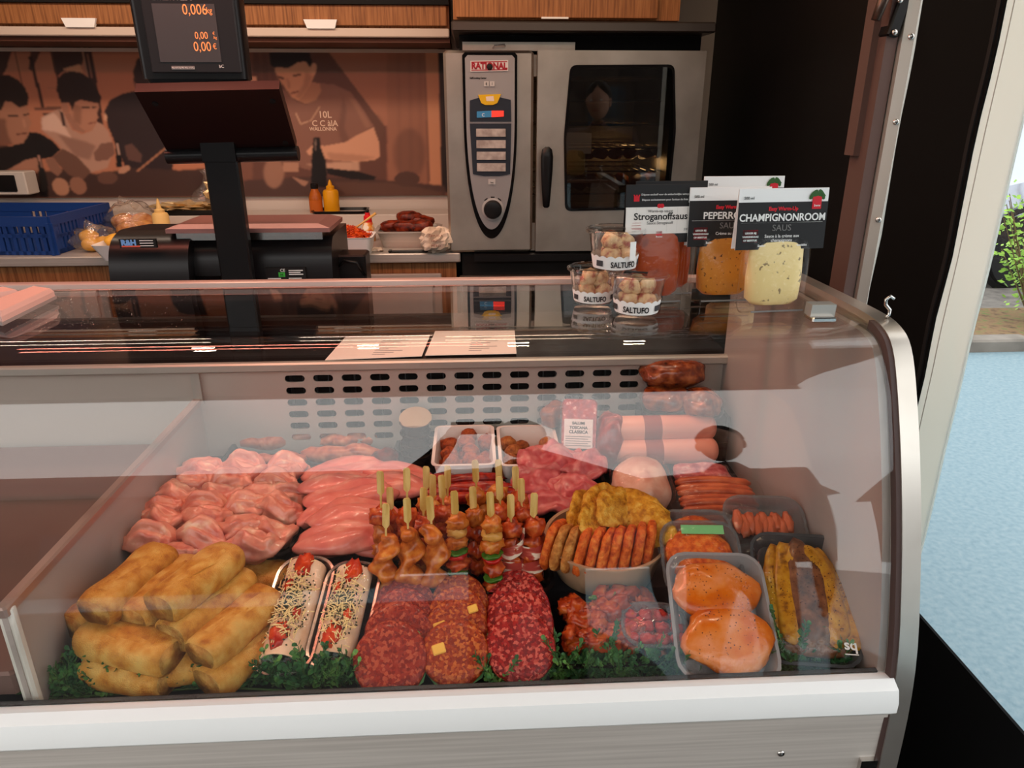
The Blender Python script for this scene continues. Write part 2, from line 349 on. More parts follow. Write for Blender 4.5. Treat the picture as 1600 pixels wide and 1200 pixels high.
    P((16, 12, 12), (180, 220), (185, 220), (190, 248), (192, 262), (182, 262)); line((200, 160, 140), 183, 224, 187, 242, 3, 1, .8)
    Ell((168, 122, 96), 95, 292, 15, 12, 50); Ell((140, 98, 78), 122, 290, 15, 12, 50); Ell((176, 130, 104), 194, 265, 10, 5, -25); Ell((96, 66, 54), 168, 278, 16, 10)
    # right scene
    P((112, 74, 60), (330, 60), (720, 60), (720, 330), (330, 330)); P((92, 60, 50), (395, 60), (498, 60), (604, 200), (604, 290), (395, 290), k=2)
    for x in (405, 418, 428, 442): line((112, 74, 58), x, 70, x+6, 150, 3, 2, .6)
    P((152, 102, 80), (498, 60), (610, 60), (608, 196), (600, 196)); P((140, 94, 74), (604, 60), (664, 60), (668, 300), (606, 300), k=2)
    for x in (622, 640, 655): line((122, 82, 66), x, 64, x+3, 296, 5, 4, .5)
    P((180, 126, 94), (664, 60), (684, 60), (690, 300), (672, 300)); P((34, 24, 22), (684, 60), (730, 60), (730, 300), (691, 300))
    Ell((80, 54, 46), 640, 240, 26, 40, 0, 8, .5); Ell((96, 66, 54), 584, 200, 16, 22, 0, 3, .5)
    P((70, 48, 42), (380, 282), (470, 276), (560, 278), (695, 290), (700, 330), (380, 330), k=2); P((86, 60, 50), (520, 284), (620, 286), (690, 300), (690, 306), (540, 304), k=2)
    Ell((150, 110, 90), 428, 270, 16, 24, 0, 3, .8); P((160, 118, 96), (442, 254), (468, 254), (466, 268), (442, 268)); P((150, 110, 90), (456, 276), (482, 284), (476, 292)); Ell((76, 52, 44), 636, 280, 20, 12)
    P((212, 158, 126), (386, 118), (400, 120), (402, 128), (396, 138), (384, 140))
    # man on the right
    P((124, 86, 72), (500, 130), (522, 132), (548, 144), (564, 166), (584, 197), (556, 212), (548, 222), (550, 262), (500, 270), (470, 262), (446, 210), (430, 140), (446, 140), (462, 158), (480, 164), (496, 150))
    P((100, 68, 58), (536, 150), (542, 170), (538, 200), (548, 222), (536, 236), (528, 200), k=3, op=.7); P((150, 108, 88), (544, 150), (556, 158), (572, 184), (580, 198), (572, 200), (556, 170), k=3, op=.6)
    P((160, 112, 86), (462, 156), (484, 128), (500, 130), (502, 142), (494, 156), (478, 163)); P((190, 136, 104), (428, 104), (446, 104), (470, 94), (486, 98), (493, 100), (494, 112), (489, 122), (484, 134), (472, 152), (466, 157), (456, 152), (446, 138), (436, 124), (430, 112))
    P((150, 104, 80), (478, 112), (488, 120), (482, 138), (468, 156), (462, 150), (474, 132), k=3, op=.7); Ell((196, 142, 112), 490, 108, 4, 9, 10)
    P((34, 23, 20), (422, 100), (420, 84), (430, 72), (452, 67), (472, 70), (484, 82), (488, 98), (484, 106), (478, 96), (466, 97), (450, 107), (436, 104), (428, 106))
    line((70, 44, 36), 434, 120, 444, 123, 3); line((70, 44, 36), 458, 119, 470, 116, 3); line((140, 92, 72), 449, 122, 452, 138, 3, 2, .7); line((110, 60, 50), 454, 146, 466, 143, 2.6)
    P((190, 140, 112), (556, 212), (584, 199), (592, 222), (594, 244), (586, 250), (556, 253), (520, 250), (500, 246), (482, 242), (478, 236), (490, 226), (508, 228), (540, 222)); P((150, 106, 84), (510, 238), (560, 242), (588, 246), (560, 253), (516, 250), k=3, op=.6)
    P((200, 158, 132), (476, 256), (560, 252), (562, 266), (520, 270), (500, 262), k=2, op=.7)
    line((200, 160, 130), 462, 176, 470, 194, 1.3); line((200, 160, 130), 470, 194, 486, 188, 1.3); line((190, 150, 120), 486, 188, 500, 166, 1.3)
    P((20, 16, 16), (490, 214), (500, 214), (502, 232), (510, 254), (511, 292), (486, 292), (487, 244)); line((120, 100, 90), 493, 218, 493, 236, 2)
    P((24, 18, 18), (508, 262), (560, 268), (588, 276), (584, 282), (548, 280), (512, 272))
    me = bpy.data.meshes.new('mural_print')
    idx = np.arange(nx*nz).reshape(nz, nx)
    fs = np.stack([idx[:-1, :-1], idx[:-1, 1:], idx[1:, 1:], idx[1:, :-1]], -1).reshape(-1, 4)
    me.vertices.add(nx*nz); me.vertices.foreach_set('co', np.stack([gx, np.full_like(gx, Y), gz], -1).ravel())
    me.loops.add(fs.size); me.loops.foreach_set('vertex_index', fs.ravel().astype(np.int32))
    me.polygons.add(len(fs)); me.polygons.foreach_set('loop_start', np.arange(0, fs.size, 4, dtype=np.int32))
    me.update(); ca = me.color_attributes.new('print', 'FLOAT_COLOR', 'POINT')
    ca.data.foreach_set('color', np.concatenate([img, np.ones(U.shape+(1,))], -1).astype(np.float32).ravel())
    m = bpy.data.materials.new('sepia_photo_print'); m.use_nodes = True; N = m.node_tree.nodes
    at = N.new('ShaderNodeAttribute'); at.attribute_name = 'print'
    gm = N.new('ShaderNodeVectorMath'); gm.operation = 'SCALE'; gm.inputs['Scale'].default_value = 1.3
    m.node_tree.links.new(at.outputs['Color'], gm.inputs[0]); m.node_tree.links.new(gm.outputs[0], N['Principled BSDF'].inputs['Base Color'])
    N['Principled BSDF'].inputs['Roughness'].default_value = .38
    me.materials.append(m)
    t = thing('photo_mural', 'sepia photo mural of young men eating at a table on the back wall', 'mural', (0, 0, 0))
    link('mural_print', me, t)
    MB().box((X0, Y+.001, Z0), (X1, Y+.012, Z1)).part('backing_board', mat('brown_board', c(70, 48, 40), .6), t)
    tm = mat('shirt_print', c(226, 196, 172), .6)
    for s, x, y, sz in (('10L', 508, 184, .034), ('C C àlA', 508, 197, .030), ('WALLONNA', 505, 204, .018)):
        p = V(x, y, 2.984); text(s, sz, tm, t, p, bold=.0005)
mural()

# ---------------------------------------------------------------- oven
OY = 2.35
def oven():
    x0, x1, zb, zt = V(702, 240, OY).x-.01, .705, 1.207, 1.805
    t = thing('combi_oven', 'stainless steel combi oven with oval control panel and glass door', 'oven', (x0, OY, zb)); W_, H_ = x1-x0, zt-zb
    m = MB(); cav = (.27, W_-.09, .09, H_-.07)
    for a, b in (((0, .026, 0), (cav[0], .62, H_-.01)), ((cav[1], .026, 0), (W_-.02, .62, H_-.01)), ((cav[0], .026, 0), (cav[1], .62, cav[2])), ((cav[0], .026, cav[3]), (cav[1], .62, H_-.01)), ((cav[0], .55, cav[2]), (cav[1], .62, cav[3]))): m.box(a, b)
    bd = m.part('body', steel, t)
    xs = V(835, 240, OY).x-x0
    MB().box((0, 0, 0), (xs-.004, .03, H_), ch=.008).part('control_column', steel, t)
    m = MB(); wx0, wx1, wz0, wz1 = V(888, 200, OY).x-x0, V(1044, 200, OY).x-x0, V(960, 322, OY).z-zb, V(960, 107, OY).z-zb
    for a, b in (((xs+.006, -.012, .004), (wx0, .025, H_)), ((wx1, -.012, .004), (W_, .025, H_)), ((wx0, -.012, .004), (wx1, .025, wz0)), ((wx0, -.012, wz1), (wx1, .025, H_))): m.box(a, b)
    d = m.part('door', steel, t)
    for k in range(6):
        z = wz0+.03+k*(wz1-wz0-.05)/5; rk = MB()
        for yy in (.08, .30, .50): rk.tube([(cav[0], yy, z), (cav[1], yy, z)], .003, 6)
        for i in range(15): xx = cav[0]+(cav[1]-cav[0])*(i+.5)/15; rk.tube([(xx, .06, z), (xx, .52, z)], .002, 5)
        rk.part('rack', chrome, bd)
    for i in range(7): MB().blob((wx0+.06+.05*i, .14+.06*(i % 2), wz0+.062), (.028, .05, .024), i, .15).part('roast', mat('golden_roast', c(150, 74, 20), .4), bd, True)
    for i in range(6): MB().blob((wx0+.08+.05*i, .16, wz0+.152), (.026, .05, .018), i+9, .15).part('roast', MATS['golden_roast'], bd, True)
    ol = bpy.data.lights.new('oven_bulb', 'POINT'); ol.energy = .5; ol.color = (1, .55, .22); ol.shadow_soft_size = .03
    oo = bpy.data.objects.new('oven_bulb', ol); col.objects.link(oo); oo.parent = bd; oo.location = (cav[1]-.05, .2, wz0+.12)
    def lp(px, py, Y=OY): p = V(px, py, Y); return (p.x-x0, p.z-zb)
    # glass window
    def rpoly(cs, r, n=5):
        out = []; k = len(cs)
        for i in range(k):
            p, a, b = Vector(cs[i]), Vector(cs[i-1]), Vector(cs[(i+1) % k]); u, v = (a-p).normalized()*r, (b-p).normalized()*r
            for q in range(n): s = q/(n-1); out.append(tuple((p+u)*(1-s)**2+2*s*(1-s)*p+(p+v)*s*s))
        return out
    win = rpoly([lp(890, 102), lp(880, 215), lp(882, 329), lp(1042, 326), lp(1054, 205), lp(1052, 101)], .02)
    cx = sum(p[0] for p in win)/len(win); cz = sum(p[1] for p in win)/len(win)
    wi = [(cx+(p[0]-cx)*.955, cz+(p[1]-cz)*.965) for p in win]; n_ = len(win)
    MB().loft([[(p[0], -.0125, p[1]) for p in win], [(p[0], -.0165, p[1]) for p in win], [(p[0], -.0165, p[1]) for p in wi], [(p[0], -.0125, p[1]) for p in wi]], caps=(0, 0)).part('window_gasket', blackg, d)
    MB().prism([(cx+(p[0]-cx)*.985, cz+(p[1]-cz)*.985) for p in win], 'y', -.0150, -.0128).part('window_pane', clear('tinted_oven_glass', (.30, .31, .30), .05, .02), d)
    hx, hz = lp(852, 275); hs = [(.0, .082), (.016, .07), (.018, .02), (.014, -.05), (.01, -.095)]
    m = MB(); m.loft([[(hx+a*math.cos(2*PI*k/12)*.95, -.045+.5*a*math.sin(2*PI*k/12), hz+z) for k in range(12)] for a, z in [(.006, .09), (.016, .082), (.020, .06), (.019, .02), (.015, -.04), (.011, -.088), (.006, -.092)]])
    m.part('handle', black, d, 40)
    MB().box((hx-.008, -.045, hz+.04), (hx+.008, -.01, hz+.06)).part('handle_mount', black, d)
    # control panel : dark oval bezel, silver face
    L_, R_, T_, B_ = lp(722, 82)[0], lp(808, 82)[0], lp(760, 82)[1], lp(768, 372)[1]
    xc = (L_+R_)/2; hw = (R_-L_)/2
    def oval(s, top, bot):
        p = []
        for k in range(33):
            a = PI*k/32; p.append((xc+.006+s*math.cos(a)*(1), 0)); 
        pts = [(xc-s+.006, top), (xc-s, top-.008)] if 0 else []
        zs = np.sin(np.linspace(0, PI/2, 40)); H = top-bot
        right = [(xc+s*(1-max(0, (q-.45)/.55)**2.3) if q < 1 else xc, top-H*q) for q in zs]
        right = [(xc+s*math.sqrt(max(0, 1-max(0, (q-.30)/.70)**2.4)), top-H*q) for q in zs]
        return [(xc-s+.008, top), (xc+s-.008, top)]+[(x, min(z, top-.008)) for x, z in right]+[(2*xc-x, min(z, top-.008)) for x, z in right[::-1][1:]]
    cc = [o_ for o_ in t.children if o_.name.startswith('control_column')][0]
    MB().prism(oval(hw, T_, B_), 'y', -.010, .004).part('bezel', blackg, cc)
    MB().prism(oval(hw-.008, T_-.008, B_+.03), 'y', -.014, -.009).part('fascia', mat('silver_fascia', c(150, 148, 148), .4, .3), cc)
    navy = mat('navy_panel', c(38, 44, 54), .4)
    q = lambda px, py: lp(px, py, OY-.015)
    def pl(name, m_, pts, y0=-.0165, y1=-.0138, par=cc): return MB().prism([q(*p) for p in pts], 'y', y0, y1).part(name, m_, par)
    pl('logo_plate', mat('logo_plate', c(205, 200, 198), .4), [(735, 95), (794, 94), (794, 111), (735, 112)])
    pl('logo_rim', mat('logo_red', c(150, 32, 44), .4), [(736.5, 96.5), (792.5, 95.5), (792.5, 97), (736.5, 98)], -.0168)
    pl('logo_rim', mat('logo_red', c(150, 32, 44), .4), [(736.5, 109), (792.5, 108), (792.5, 109.5), (736.5, 110.5)], -.0168)
    x, z = q(764.5, 107.5); text('RATIONAL', .0235, MATS['logo_red'], cc, (x, -.0172, z), bold=.0012, sx=.92)
    x, z = q(765, 104); MB().lathe([(.009, 0), (.009, .002), (.006, .003)], 16).part('logo_drop', black_ink, cc, True, (x+.0, -.0165, z-.001), (PI/2, 0, 0))
    x, z = q(747, 123); text('SelfCooking Center', .0062, black_ink, cc, (x, -.0150, z), bold=.0003)
    for px, ch in ((760, 'E'), (769, 'I')):
        pl('key', mat('key_grey', c(186, 184, 182), .4), [(px-3.6, 127), (px+3.6, 127), (px+3.6, 135), (px-3.6, 135)])
        x, z = q(px, 133); text(ch, .011, black_ink, cc, (x, -.0170, z))
    pl('touch_panel', navy, [(734, 157), (750, 152), (781, 152), (798, 156), (799, 190), (734, 190)])
    pl('touch_panel', navy, [(734, 193), (799, 193), (797, 272), (780, 275), (756, 275), (739, 272)])
    pl('mode_key', mat('yellow_key', c(214, 172, 30), .4), [(747, 148), (783, 147), (777, 161), (770, 164), (758, 164), (752, 161)], -.0185)
    pl('mode_icon', mat('icon_white', c(220, 205, 190), .4), [(759, 151), (771, 150), (772, 158), (760, 158)], -.0188)
    pl('display', mat('blue_display', c(56, 110, 140), .3, emit=c(50, 110, 150), es=.35), [(745, 174), (768, 173), (768, 183), (745, 184)], -.018)
    pl('display', mat('red_display', c(200, 30, 20), .3, emit=(1, .05, .03), es=1.1), [(768, 173), (787, 173), (787, 182), (768, 183)], -.018)
    x, z = q(755, 182); text('C', .013, white_ink, cc, (x, -.0184, z))
    for k in range(4):
        y = 201+k*18; pl('program_key', mat('label_key', c(170, 160, 154), .45, ramp=[(.35, c(150, 140, 134)), (.65, c(190, 182, 176))], scale=40), [(744+k*.4, y), (790, y), (790, y+12.5), (744+k*.4, y+12.5)], -.019)
    pl('key', MATS['key_grey'], [(763, 280), (774, 280), (774, 288), (763, 288)]); x, z = q(768.5, 286); text('Step', .006, black_ink, cc, (x, -.0172, z))
    x, z = q(770, 327)
    MB().lathe([(.035, 0), (.035, .003), (.031, .004)], 28).part('dial_ring', mat('dial_ring', c(168, 166, 164), .4), cc, 30, (x, -.0138, z), (PI/2, 0, 0))
    MB().lathe([(.029, 0), (.028, .012), (.024, .017), (.012, .019)], 28).part('dial', black, cc, 40, (x, -.0165, z), (PI/2, 0, 0))
    for a in (-35, 0, 35): MB().box((-.006, -.001, -.002), (.006, .0, .002)).part('dial_mark', black_ink, cc, loc=(x+.037*math.sin(R(a)), -.0138, z+.037*math.cos(R(a))), rot=(0, R(a), 0))
    return t
oven()
hd = thing('oven_hood', 'steel hood over the oven with a dark recess beneath its lip', 'hood', (0, OY, 1.805))
xa, xb = V(705, 40, 2.30).x, V(1120, 40, 2.30).x; za, zb = V(900, 50, 2.30).z-1.805, V(900, 33, 2.30).z-1.805
MB().box((xa, -.05, za), (xb, .62, zb), ch=.004).part('lip', mat('dark_steel', c(92, 84, 78), .35, .9), hd)
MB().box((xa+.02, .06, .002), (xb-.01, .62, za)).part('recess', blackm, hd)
MB().box((xa+.03, .02, .0), (V(900, 70, OY).x, .06, .024)).part('filter_plate', steel, hd)
MB().tube([(xa+.12, .01, .006), (xa+.125, .005, .013), (xa+.155, .005, .016), (xa+.157, .01, .012)], .002).part('wire_clip', chrome, hd)
sd = thing('oven_stand', 'black stand with a steel drawer rail under the oven', 'stand', (0, OY, .25))
MB().box((-.04, .02, 0), (.70, .6, .95)).part('frame', blackm, sd)
zz = V(800, 437, OY-.02).z-.25; d = MB().box((V(718, 430, OY).x, -.03, zz-.012), (.69, .02, zz+.008), ch=.002).part('drawer_rail', steel, sd)
for i in range(7): MB().lathe([(.003, 0), (.003, .002)], 8).part('screw', chrome, d, loc=(.0+i*.1, -.03, zz-.002), rot=(PI/2, 0, 0))
MB().box((-.0, -.02, .93), (.64, .03, .952)).part('foot_rail', black, sd)

# ---------------------------------------------------------------- items on the back counter
def on_counter(px, py): p = G(px, py, WT); return p
def bottle(name, label, px, py, prof, m, cap, capm, group=None):
    p = on_counter(px, py); t = thing(name, label, 'bottle', p)
    MB().lathe(prof, 20).part('body', m, t, 35); MB().lathe(cap, 16).part('cap', capm, t, 35); return t
# blue crate
def crate():
    p0, p1 = G(-60, 402, WT), G(95, 399, WT); w, dp, hh = .62, .36, .12
    blue = mat('blue_crate_plastic', c(26, 62, 128), .4)
    t = thing('bread_crate', 'blue plastic crate with slotted sides on the back counter', 'crate', (V(98, 402, 2.40).x-w/2, 2.40+dp/2, WT+.001), (0, 0, R(-3)))
    for sy in (-1, 1):
        m = MB(); y = sy*dp/2; m.box((-w/2, y-.004, 0), (w/2, y+.004, .012)); m.box((-w/2, y-.006, hh-.03), (w/2, y+.006, hh)); m.box((-w/2, y-.004, .055), (w/2, y+.004, .066))
        xs_ = np.linspace(-w/2, w/2, 27)
        for i, x in enumerate(xs_):
            wd_ = .012 if i % 9 in (0, 1, 8) else .0055
            m.box((x-wd_, y-.004, 0), (x+wd_, y+.004, hh-.02))
        m.box((-.1, y-.0045, .06), (.02, y+.0045, hh-.02)); m.part('long_side', blue, t)
    for sx in (-1, 1):
        m = MB(); x = sx*w/2; m.box((x-.004, -dp/2, 0), (x+.004, dp/2, .014)); m.box((x-.006, -dp/2, hh-.028), (x+.006, dp/2, hh)); m.box((x-.004, -dp/2, .05), (x+.004, dp/2, .06))
        for i, y in enumerate(np.linspace(-dp/2, dp/2, 18)):
            wd_ = .014 if i in (0, 1, 16, 17, 8) else .006
            m.box((x-.004, y-wd_, 0), (x+.004, y+wd_, hh-.02))
        m.part('short_side', blue, t)
    MB().box((-w/2, -dp/2, 0), (w/2, dp/2, .006)).part('bottom', blue, t)
crate()
# socket box on the wall
p = V(20, 290, 2.90); t = thing('socket_box', 'grey wall box with a black socket at the left of the mural', 'socket', p)
MB().box((-.11, .0, -.035), (.05, .08, .05), ch=.004).part('housing', offw, t); MB().box((-.11, -.006, -.022), (.015, .001, .038), ch=.004).part('socket', black, t)
# bagged bread rolls behind the white tub
def bag(name, label, p, size, seed, inner, n, rs):
    t = thing(name, label, 'bag', p)
    MB().blob((0, 0, size[2]*.95), size, seed, .22, 2.2, 26, 16).part('bag_film', clear('bag_film', (.98, .96, .92), .07, .12, 1, .9, .06), t, True)
    MB().tube([(size[0]*.3, 0, size[2]*1.7), (size[0]*.1, 0, size[2]*2.0), (-size[0]*.25, 0, size[2]*2.15)], [.012, .008, .016], 8).part('bag_neck', MATS['bag_film'], t, True)
    for k in range(n):
        a = k*2.4; MB().blob((size[0]*.45*math.cos(a), size[1]*.4*math.sin(a), rs*.9+.02*(k % 2)), (rs*1.2, rs, rs*.85), seed+k, .06).part('bread_roll', inner, t, True)
bread = mat('bread_crust', c(196, 128, 52), .55, ramp=[(.3, c(168, 98, 36)), (.7, c(220, 160, 82))], scale=42)
bag('bread_bag', 'clear bag of bread rolls behind the squeeze bottle', on_counter(205, 372)+Vector((0, .02, 0)), (.105, .09, .062), 3, bread, 4, .036)
bag('pastry_bag', 'crinkled clear bag with yellow rolls next to the blue crate', on_counter(150, 391), (.065, .06, .040), 5, mat('yellow_roll', c(222, 168, 62), .5), 3, .026)
t = thing('white_tub', 'white plastic tub heaped with yellow bread beside the scale', 'tub', on_counter(215, 401))
m = MB(); m.loft([rr(.15, .13, .012, 0), rr(.20, .17, .016, .05), rr(.196, .166, .015, .05), rr(.146, .126, .012, .003)]); m.part('tub', white, t, 40)
for k in range(5): MB().blob((-.06+.03*k, .01*(-1)**k, .05), (.03, .045, .022), k, .12).part('bread_piece', MATS['yellow_roll'], t, True)
cream = mat('cream_bottle', c(226, 190, 120), .4)
bottle('squeeze_bottle', 'cream squeeze bottle with a pointed nozzle beside the bread bag', 257, 376, [(.026, 0), (.028, .004), (.028, .088), (.024, .096), (.015, .10)], cream, [(.017, .098), (.017, .108), (.009, .112), (.005, .135), (.002, .146)], cream)
# foil tray
t = thing('foil_tray', 'black tray with crumpled gold foil and a food bag behind the scale pole', 'tray', V(303, 337, 2.90))
m = tray_mb(.23, .15, .03); m.part('tray', black, t, 40)
foil = mat('crumpled_foil', c(226, 200, 150), .3, .55, bump=1.2, bscale=30)
MB().blob((-.02, 0, .034), (.11, .06, .016), 4, .5, 4, 34, 16).part('foil_sheet', foil, t)
MB().blob((.09, .02, .075), (.03, .03, .075), 8, .5, 3.5, 26, 18).part('foil_peak', foil, t)
MB().tube([(.02, .04, .02), (.03, .045, .07), (.05, .04, .11), (.06, .03, .15), (.055, .03, .17)], [.05, .04, .016, .012, .024], 10).part('food_bag', MATS['bag_film'], t, True)
# mustard etc.
t = thing('sauce_tray', 'black shallow tray holding the mustard and sauce bottles', 'tray', V(533, 336, 2.90))
tray_mb(.20, .12, .022).part('tray', black, t, 40)
pm = t.location+Vector((-.035, .0, .003))
def bottle2(name, label, p, prof, m, cap, capm):
    t = thing(name, label, 'bottle', p); MB().lathe(prof, 20).part('body', m, t, 35); MB().lathe(cap, 16).part('cap', capm, t, 35); return t
bottle2('mustard_bottle', 'yellow mustard squeeze bottle with nozzle in front of the mural', pm+Vector((.002, .0, 0)), [(.028, 0), (.030, .004), (.030, .085), (.026, .092), (.014, .096)], mat('mustard_yellow', c(214, 150, 16), .35), [(.016, .094), (.016, .106), (.009, .110), (.005, .124), (.002, .130)], MATS['mustard_yellow'])
b = bottle2('sauce_bottle', 'brown glass sauce bottle with black cap beside the mustard', pm+Vector((-.058, .0, 0)), [(.024, 0), (.025, .004), (.025, .065), (.020, .08), (.014, .092), (.013, .1)], mat('brown_sauce', c(168, 88, 26), .2), [(.0145, .098), (.0145, .116), (.012, .118)], black)
MB().lathe([(.0253, .012), (.0253, .055)], 20, caps=(0, 0)).part('label', mat('sauce_label', c(186, 96, 30), .5), b, True)
p = on_counter(577, 376); t = bottle2('ketchup_bottle', 'small bottle with red cap and white label behind the salad tub', p, [(.023, 0), (.024, .003), (.022, .045), (.017, .062), (.012, .07)], mat('ketchup_label', c(226, 190, 160), .4, ramp=[(.4, c(236, 224, 206)), (.5, c(226, 160, 60)), (.6, c(200, 60, 50))], scale=30), [(.015, .062), (.014, .085), (.009, .09), (.008, .098)], mat('red_cap', c(206, 24, 28), .35))
MB().lathe([(.006, .097), (.006, .108), (.003, .11)], 12).part('tip', black, t, True)
t = thing('salad_tub', 'white tub of shredded orange carrot salad with a fork on the counter', 'tub', on_counter(549, 396))
m = MB(); m.loft([rr(.125, .11, .014, 0), rr(.15, .13, .018, .058), rr(.156, .136, .02, .06), rr(.144, .124, .016, .06), rr(.12, .105, .012, .006)]); m.part('tub', white, t, 40)
carrot = mat('carrot_shreds', c(206, 70, 14), .4, ramp=[(.35, c(170, 36, 8)), (.6, c(214, 84, 18)), (.8, c(236, 140, 40))], scale=60)
m = MB(); rnd = random.Random(3)
m.blob((.005, .0, .05), (.058, .05, .024), 2, .2)
for k in range(260):
    a = Vector((rnd.gauss(.01, .026), rnd.gauss(0, .02), 0)); z = .058+.026*math.exp(-(a.x**2+a.y**2)/.0012); d = Vector((rnd.uniform(-1, 1), rnd.uniform(-1, 1), rnd.uniform(-.3, .5))).normalized()*.012
    q = a+Vector((0, 0, z)); m.tube([q-d, q+Vector((0, 0, .003)), q+d], .0017, 4)
s_ = m.part('carrot_shreds', carrot, t, True); s_['kind'] = 'stuff'
MB().tube([(.01, .0, .075), (.04, .01, .095), (.085, .02, .125)], [.004, .003, .005], 6).part('fork_handle', mat('wood_fork', c(206, 160, 90), .5), t, True)
t = thing('rib_pan', 'steel gastronorm pan of dark roasted ribs beside the oven', 'pan', on_counter(640, 381)+Vector((.0, .0, 0)))
m = MB(); m.loft([rr(.17, .14, .02, 0), rr(.20, .17, .02, .05), rr(.225, .195, .03, .052), rr(.225, .195, .03, .055), rr(.196, .166, .02, .055), rr(.166, .136, .018, .004)]); m.part('pan', steelh, t, 40)
ribm = mat('roasted_meat', c(92, 30, 14), .35, ramp=[(.3, c(44, 16, 10)), (.55, c(110, 34, 14)), (.75, c(150, 58, 26))], scale=60, bump=.5)
for k, (x, y, z, s, rz) in enumerate(((-.05, 0, .062, .045, .3), (.0, -.03, .064, .05, -.2), (.045, .02, .072, .04, .5), (.0, .04, .085, .042, .1), (.05, -.04, .066, .035, 0))):
    MB().blob((x, y, z), (s, .03, .02), k, .15, 2, M=Matrix.Rotation(rz, 3, 'Z'), sq=.7).part('rib_piece', ribm, t, True)
t = thing('wrapped_sandwich', 'white paper wrapped sandwich ball standing next to the oven', 'sandwich', on_counter(683, 394))
wp = mat('waxed_paper', c(214, 196, 176), .45, ramp=[(.4, c(190, 168, 146)), (.6, c(224, 208, 190))], scale=12, bump=1, bscale=25)
MB().blob((0, 0, .04), (.056, .05, .043), 6, .16, 3, 24, 14).part('paper', wp, t)
for s, z in (('DEPUIS A', .058), ('1967 C', .042), ('MERCI', .026)): text(s, .011, mat('brown_print', c(130, 70, 60), .6), t, (0, -.0+.0, z), wrap=.0535)
t = solo_ = tag(MB().blob((0, 0, .006), (.022, .014, .008), 9, .4, 3).part('paper_scrap', wp, None, False, on_counter(588, 393)), 'crumpled paper scrap on the worktop beside the rib pan', 'paper')
t = thing('tongs', 'black plastic tongs lying on the worktop by the sandwich', 'tongs', on_counter(640, 395)+Vector((0, 0, .002)))
for s in (-1, 1): MB().box((-.06, s*.006-.004, 0), (.06, s*.006+.004, .006), ch=.002).part('arm', black, t, rot=(0, 0, s*.05))
MB().box((-.068, -.010, 0), (-.056, .010, .008), ch=.002).part('hinge', black, t)

# ================================================================= DISPLAY CASE
ZD, XL, XI, XO = .87, -1.9, .588, .634
case = thing('display_case', 'curved glass refrigerated meat display case with white bumper rail', 'display case', (0, .8, .1))
def CP(): return case
inv = Vector((0, -.8, -.1))
prof = [(1.36, 1.338), (1.20, 1.339), (1.06, 1.339), (1.015, 1.335), (.988, 1.322), (.968, 1.303), (.950, 1.277), (.935, 1.25), (.911, 1.195), (.888, 1.135), (.866, 1.07), (.846, 1.0), (.828, .93), (.815, .868)]
def smooth(p, k=4):
    out = []
    for i in range(len(p)-1):
        p0, p1, p2, p3 = p[max(i-1, 0)], p[i], p[i+1], p[min(i+2, len(p)-1)]
        for j in range(k):
            t_ = j/k; out.append(tuple(.5*(2*b+(cc-a)*t_+(2*a-5*b+4*cc-d)*t_*t_+(3*b-a-3*cc+d)*t_**3) for a, b, cc, d in zip(p0, p1, p2, p3)))
    out.append(p[-1]); return out
P2 = smooth(prof)
def offs(p, d):
    out = []
    for i in range(len(p)):
        a, b = Vector(p[max(i-1, 0)]), Vector(p[min(i+1, len(p)-1)]); t_ = (b-a).normalized(); out.append((p[i][0]-t_.y*d, p[i][1]+t_.x*d))
    return out
def cpart(m, name, mt, par=None, sm=False):
    m.v = [tuple(Vector(v)+inv) for v in m.v] if par is None or par is case else [tuple(Vector(v)+inv) for v in m.v]
    return m.part(name, mt, par or case, sm)
inn = offs(P2, .006)
m = MB(); ring = P2+inn[::-1]; m.prism(ring, 'x', XL, .606)
gl_ = cpart(m, 'curved_glass', glass, None, 25)
# end frame at the right: polished band following the curve
prof_o = smooth([(1.60, 1.345), (1.36, 1.348), (1.157, 1.350), (1.062, 1.350), (1.01, 1.344), (.972, 1.322), (.936, 1.26), (.888, 1.15), (.842, 1.018), (.806, .876), (.795, .704), (.80, .45)])
pi_ = offs(prof_o, .030)
m = MB(); m.prism(prof_o+pi_[::-1], 'x', .606, XO); cpart(m, 'end_frame', mat('polished_steel_band', c(206, 196, 184), .3, .85, ramp=[(.35, c(186, 176, 165)), (.65, c(214, 206, 196))], scale=4), None, 30)
m = MB(); m.prism(offs(prof_o, .002)[14:]+offs(prof_o, .016)[14:][::-1], 'x', .5985, .6062); cpart(m, 'gasket', mat('brown_gasket', c(74, 56, 52), .5), None, 30)
m = MB(); m.prism([(p[0], p[1]) for p in offs(prof_o, .020)]+[(1.6, .45)], 'x', XI, .600); cpart(m, 'side_liner', beige)
# bumper and steel front
m = MB(); m.prism([(.826, .862), (.806, .866), (.790, .858), (.784, .84), (.784, .822), (.792, .812), (.826, .812)], 'x', XL, .604); cpart(m, 'bumper_rail', white, None, 30)
m = MB(); m.box((XL, .800, .12), (.604, .83, .812)); fp = cpart(m, 'front_panel', mat('brushed_front', c(196, 188, 180), .5, .2, ramp=[(.35, c(186, 178, 170)), (.65, c(202, 194, 186))], scale=3, stretch=(1, 30, 60)))
for x in (.45, -.3, -1.1):
    MB().lathe([(.006, 0), (.006, .001), (.004, .003), (.001, .0035)], 12).part('screw', chrome, fp, True, Vector((x, .800, .735))+inv, (PI/2, 0, 0))
m = MB(); m.box((XL, .822, .855), (XI, .829, .866)); cpart(m, 'glass_channel', black)
m = MB(); m.box((.574, .792, .66), (.6, .80, .72)); cpart(m, 'corner_bracket', chrome, fp)
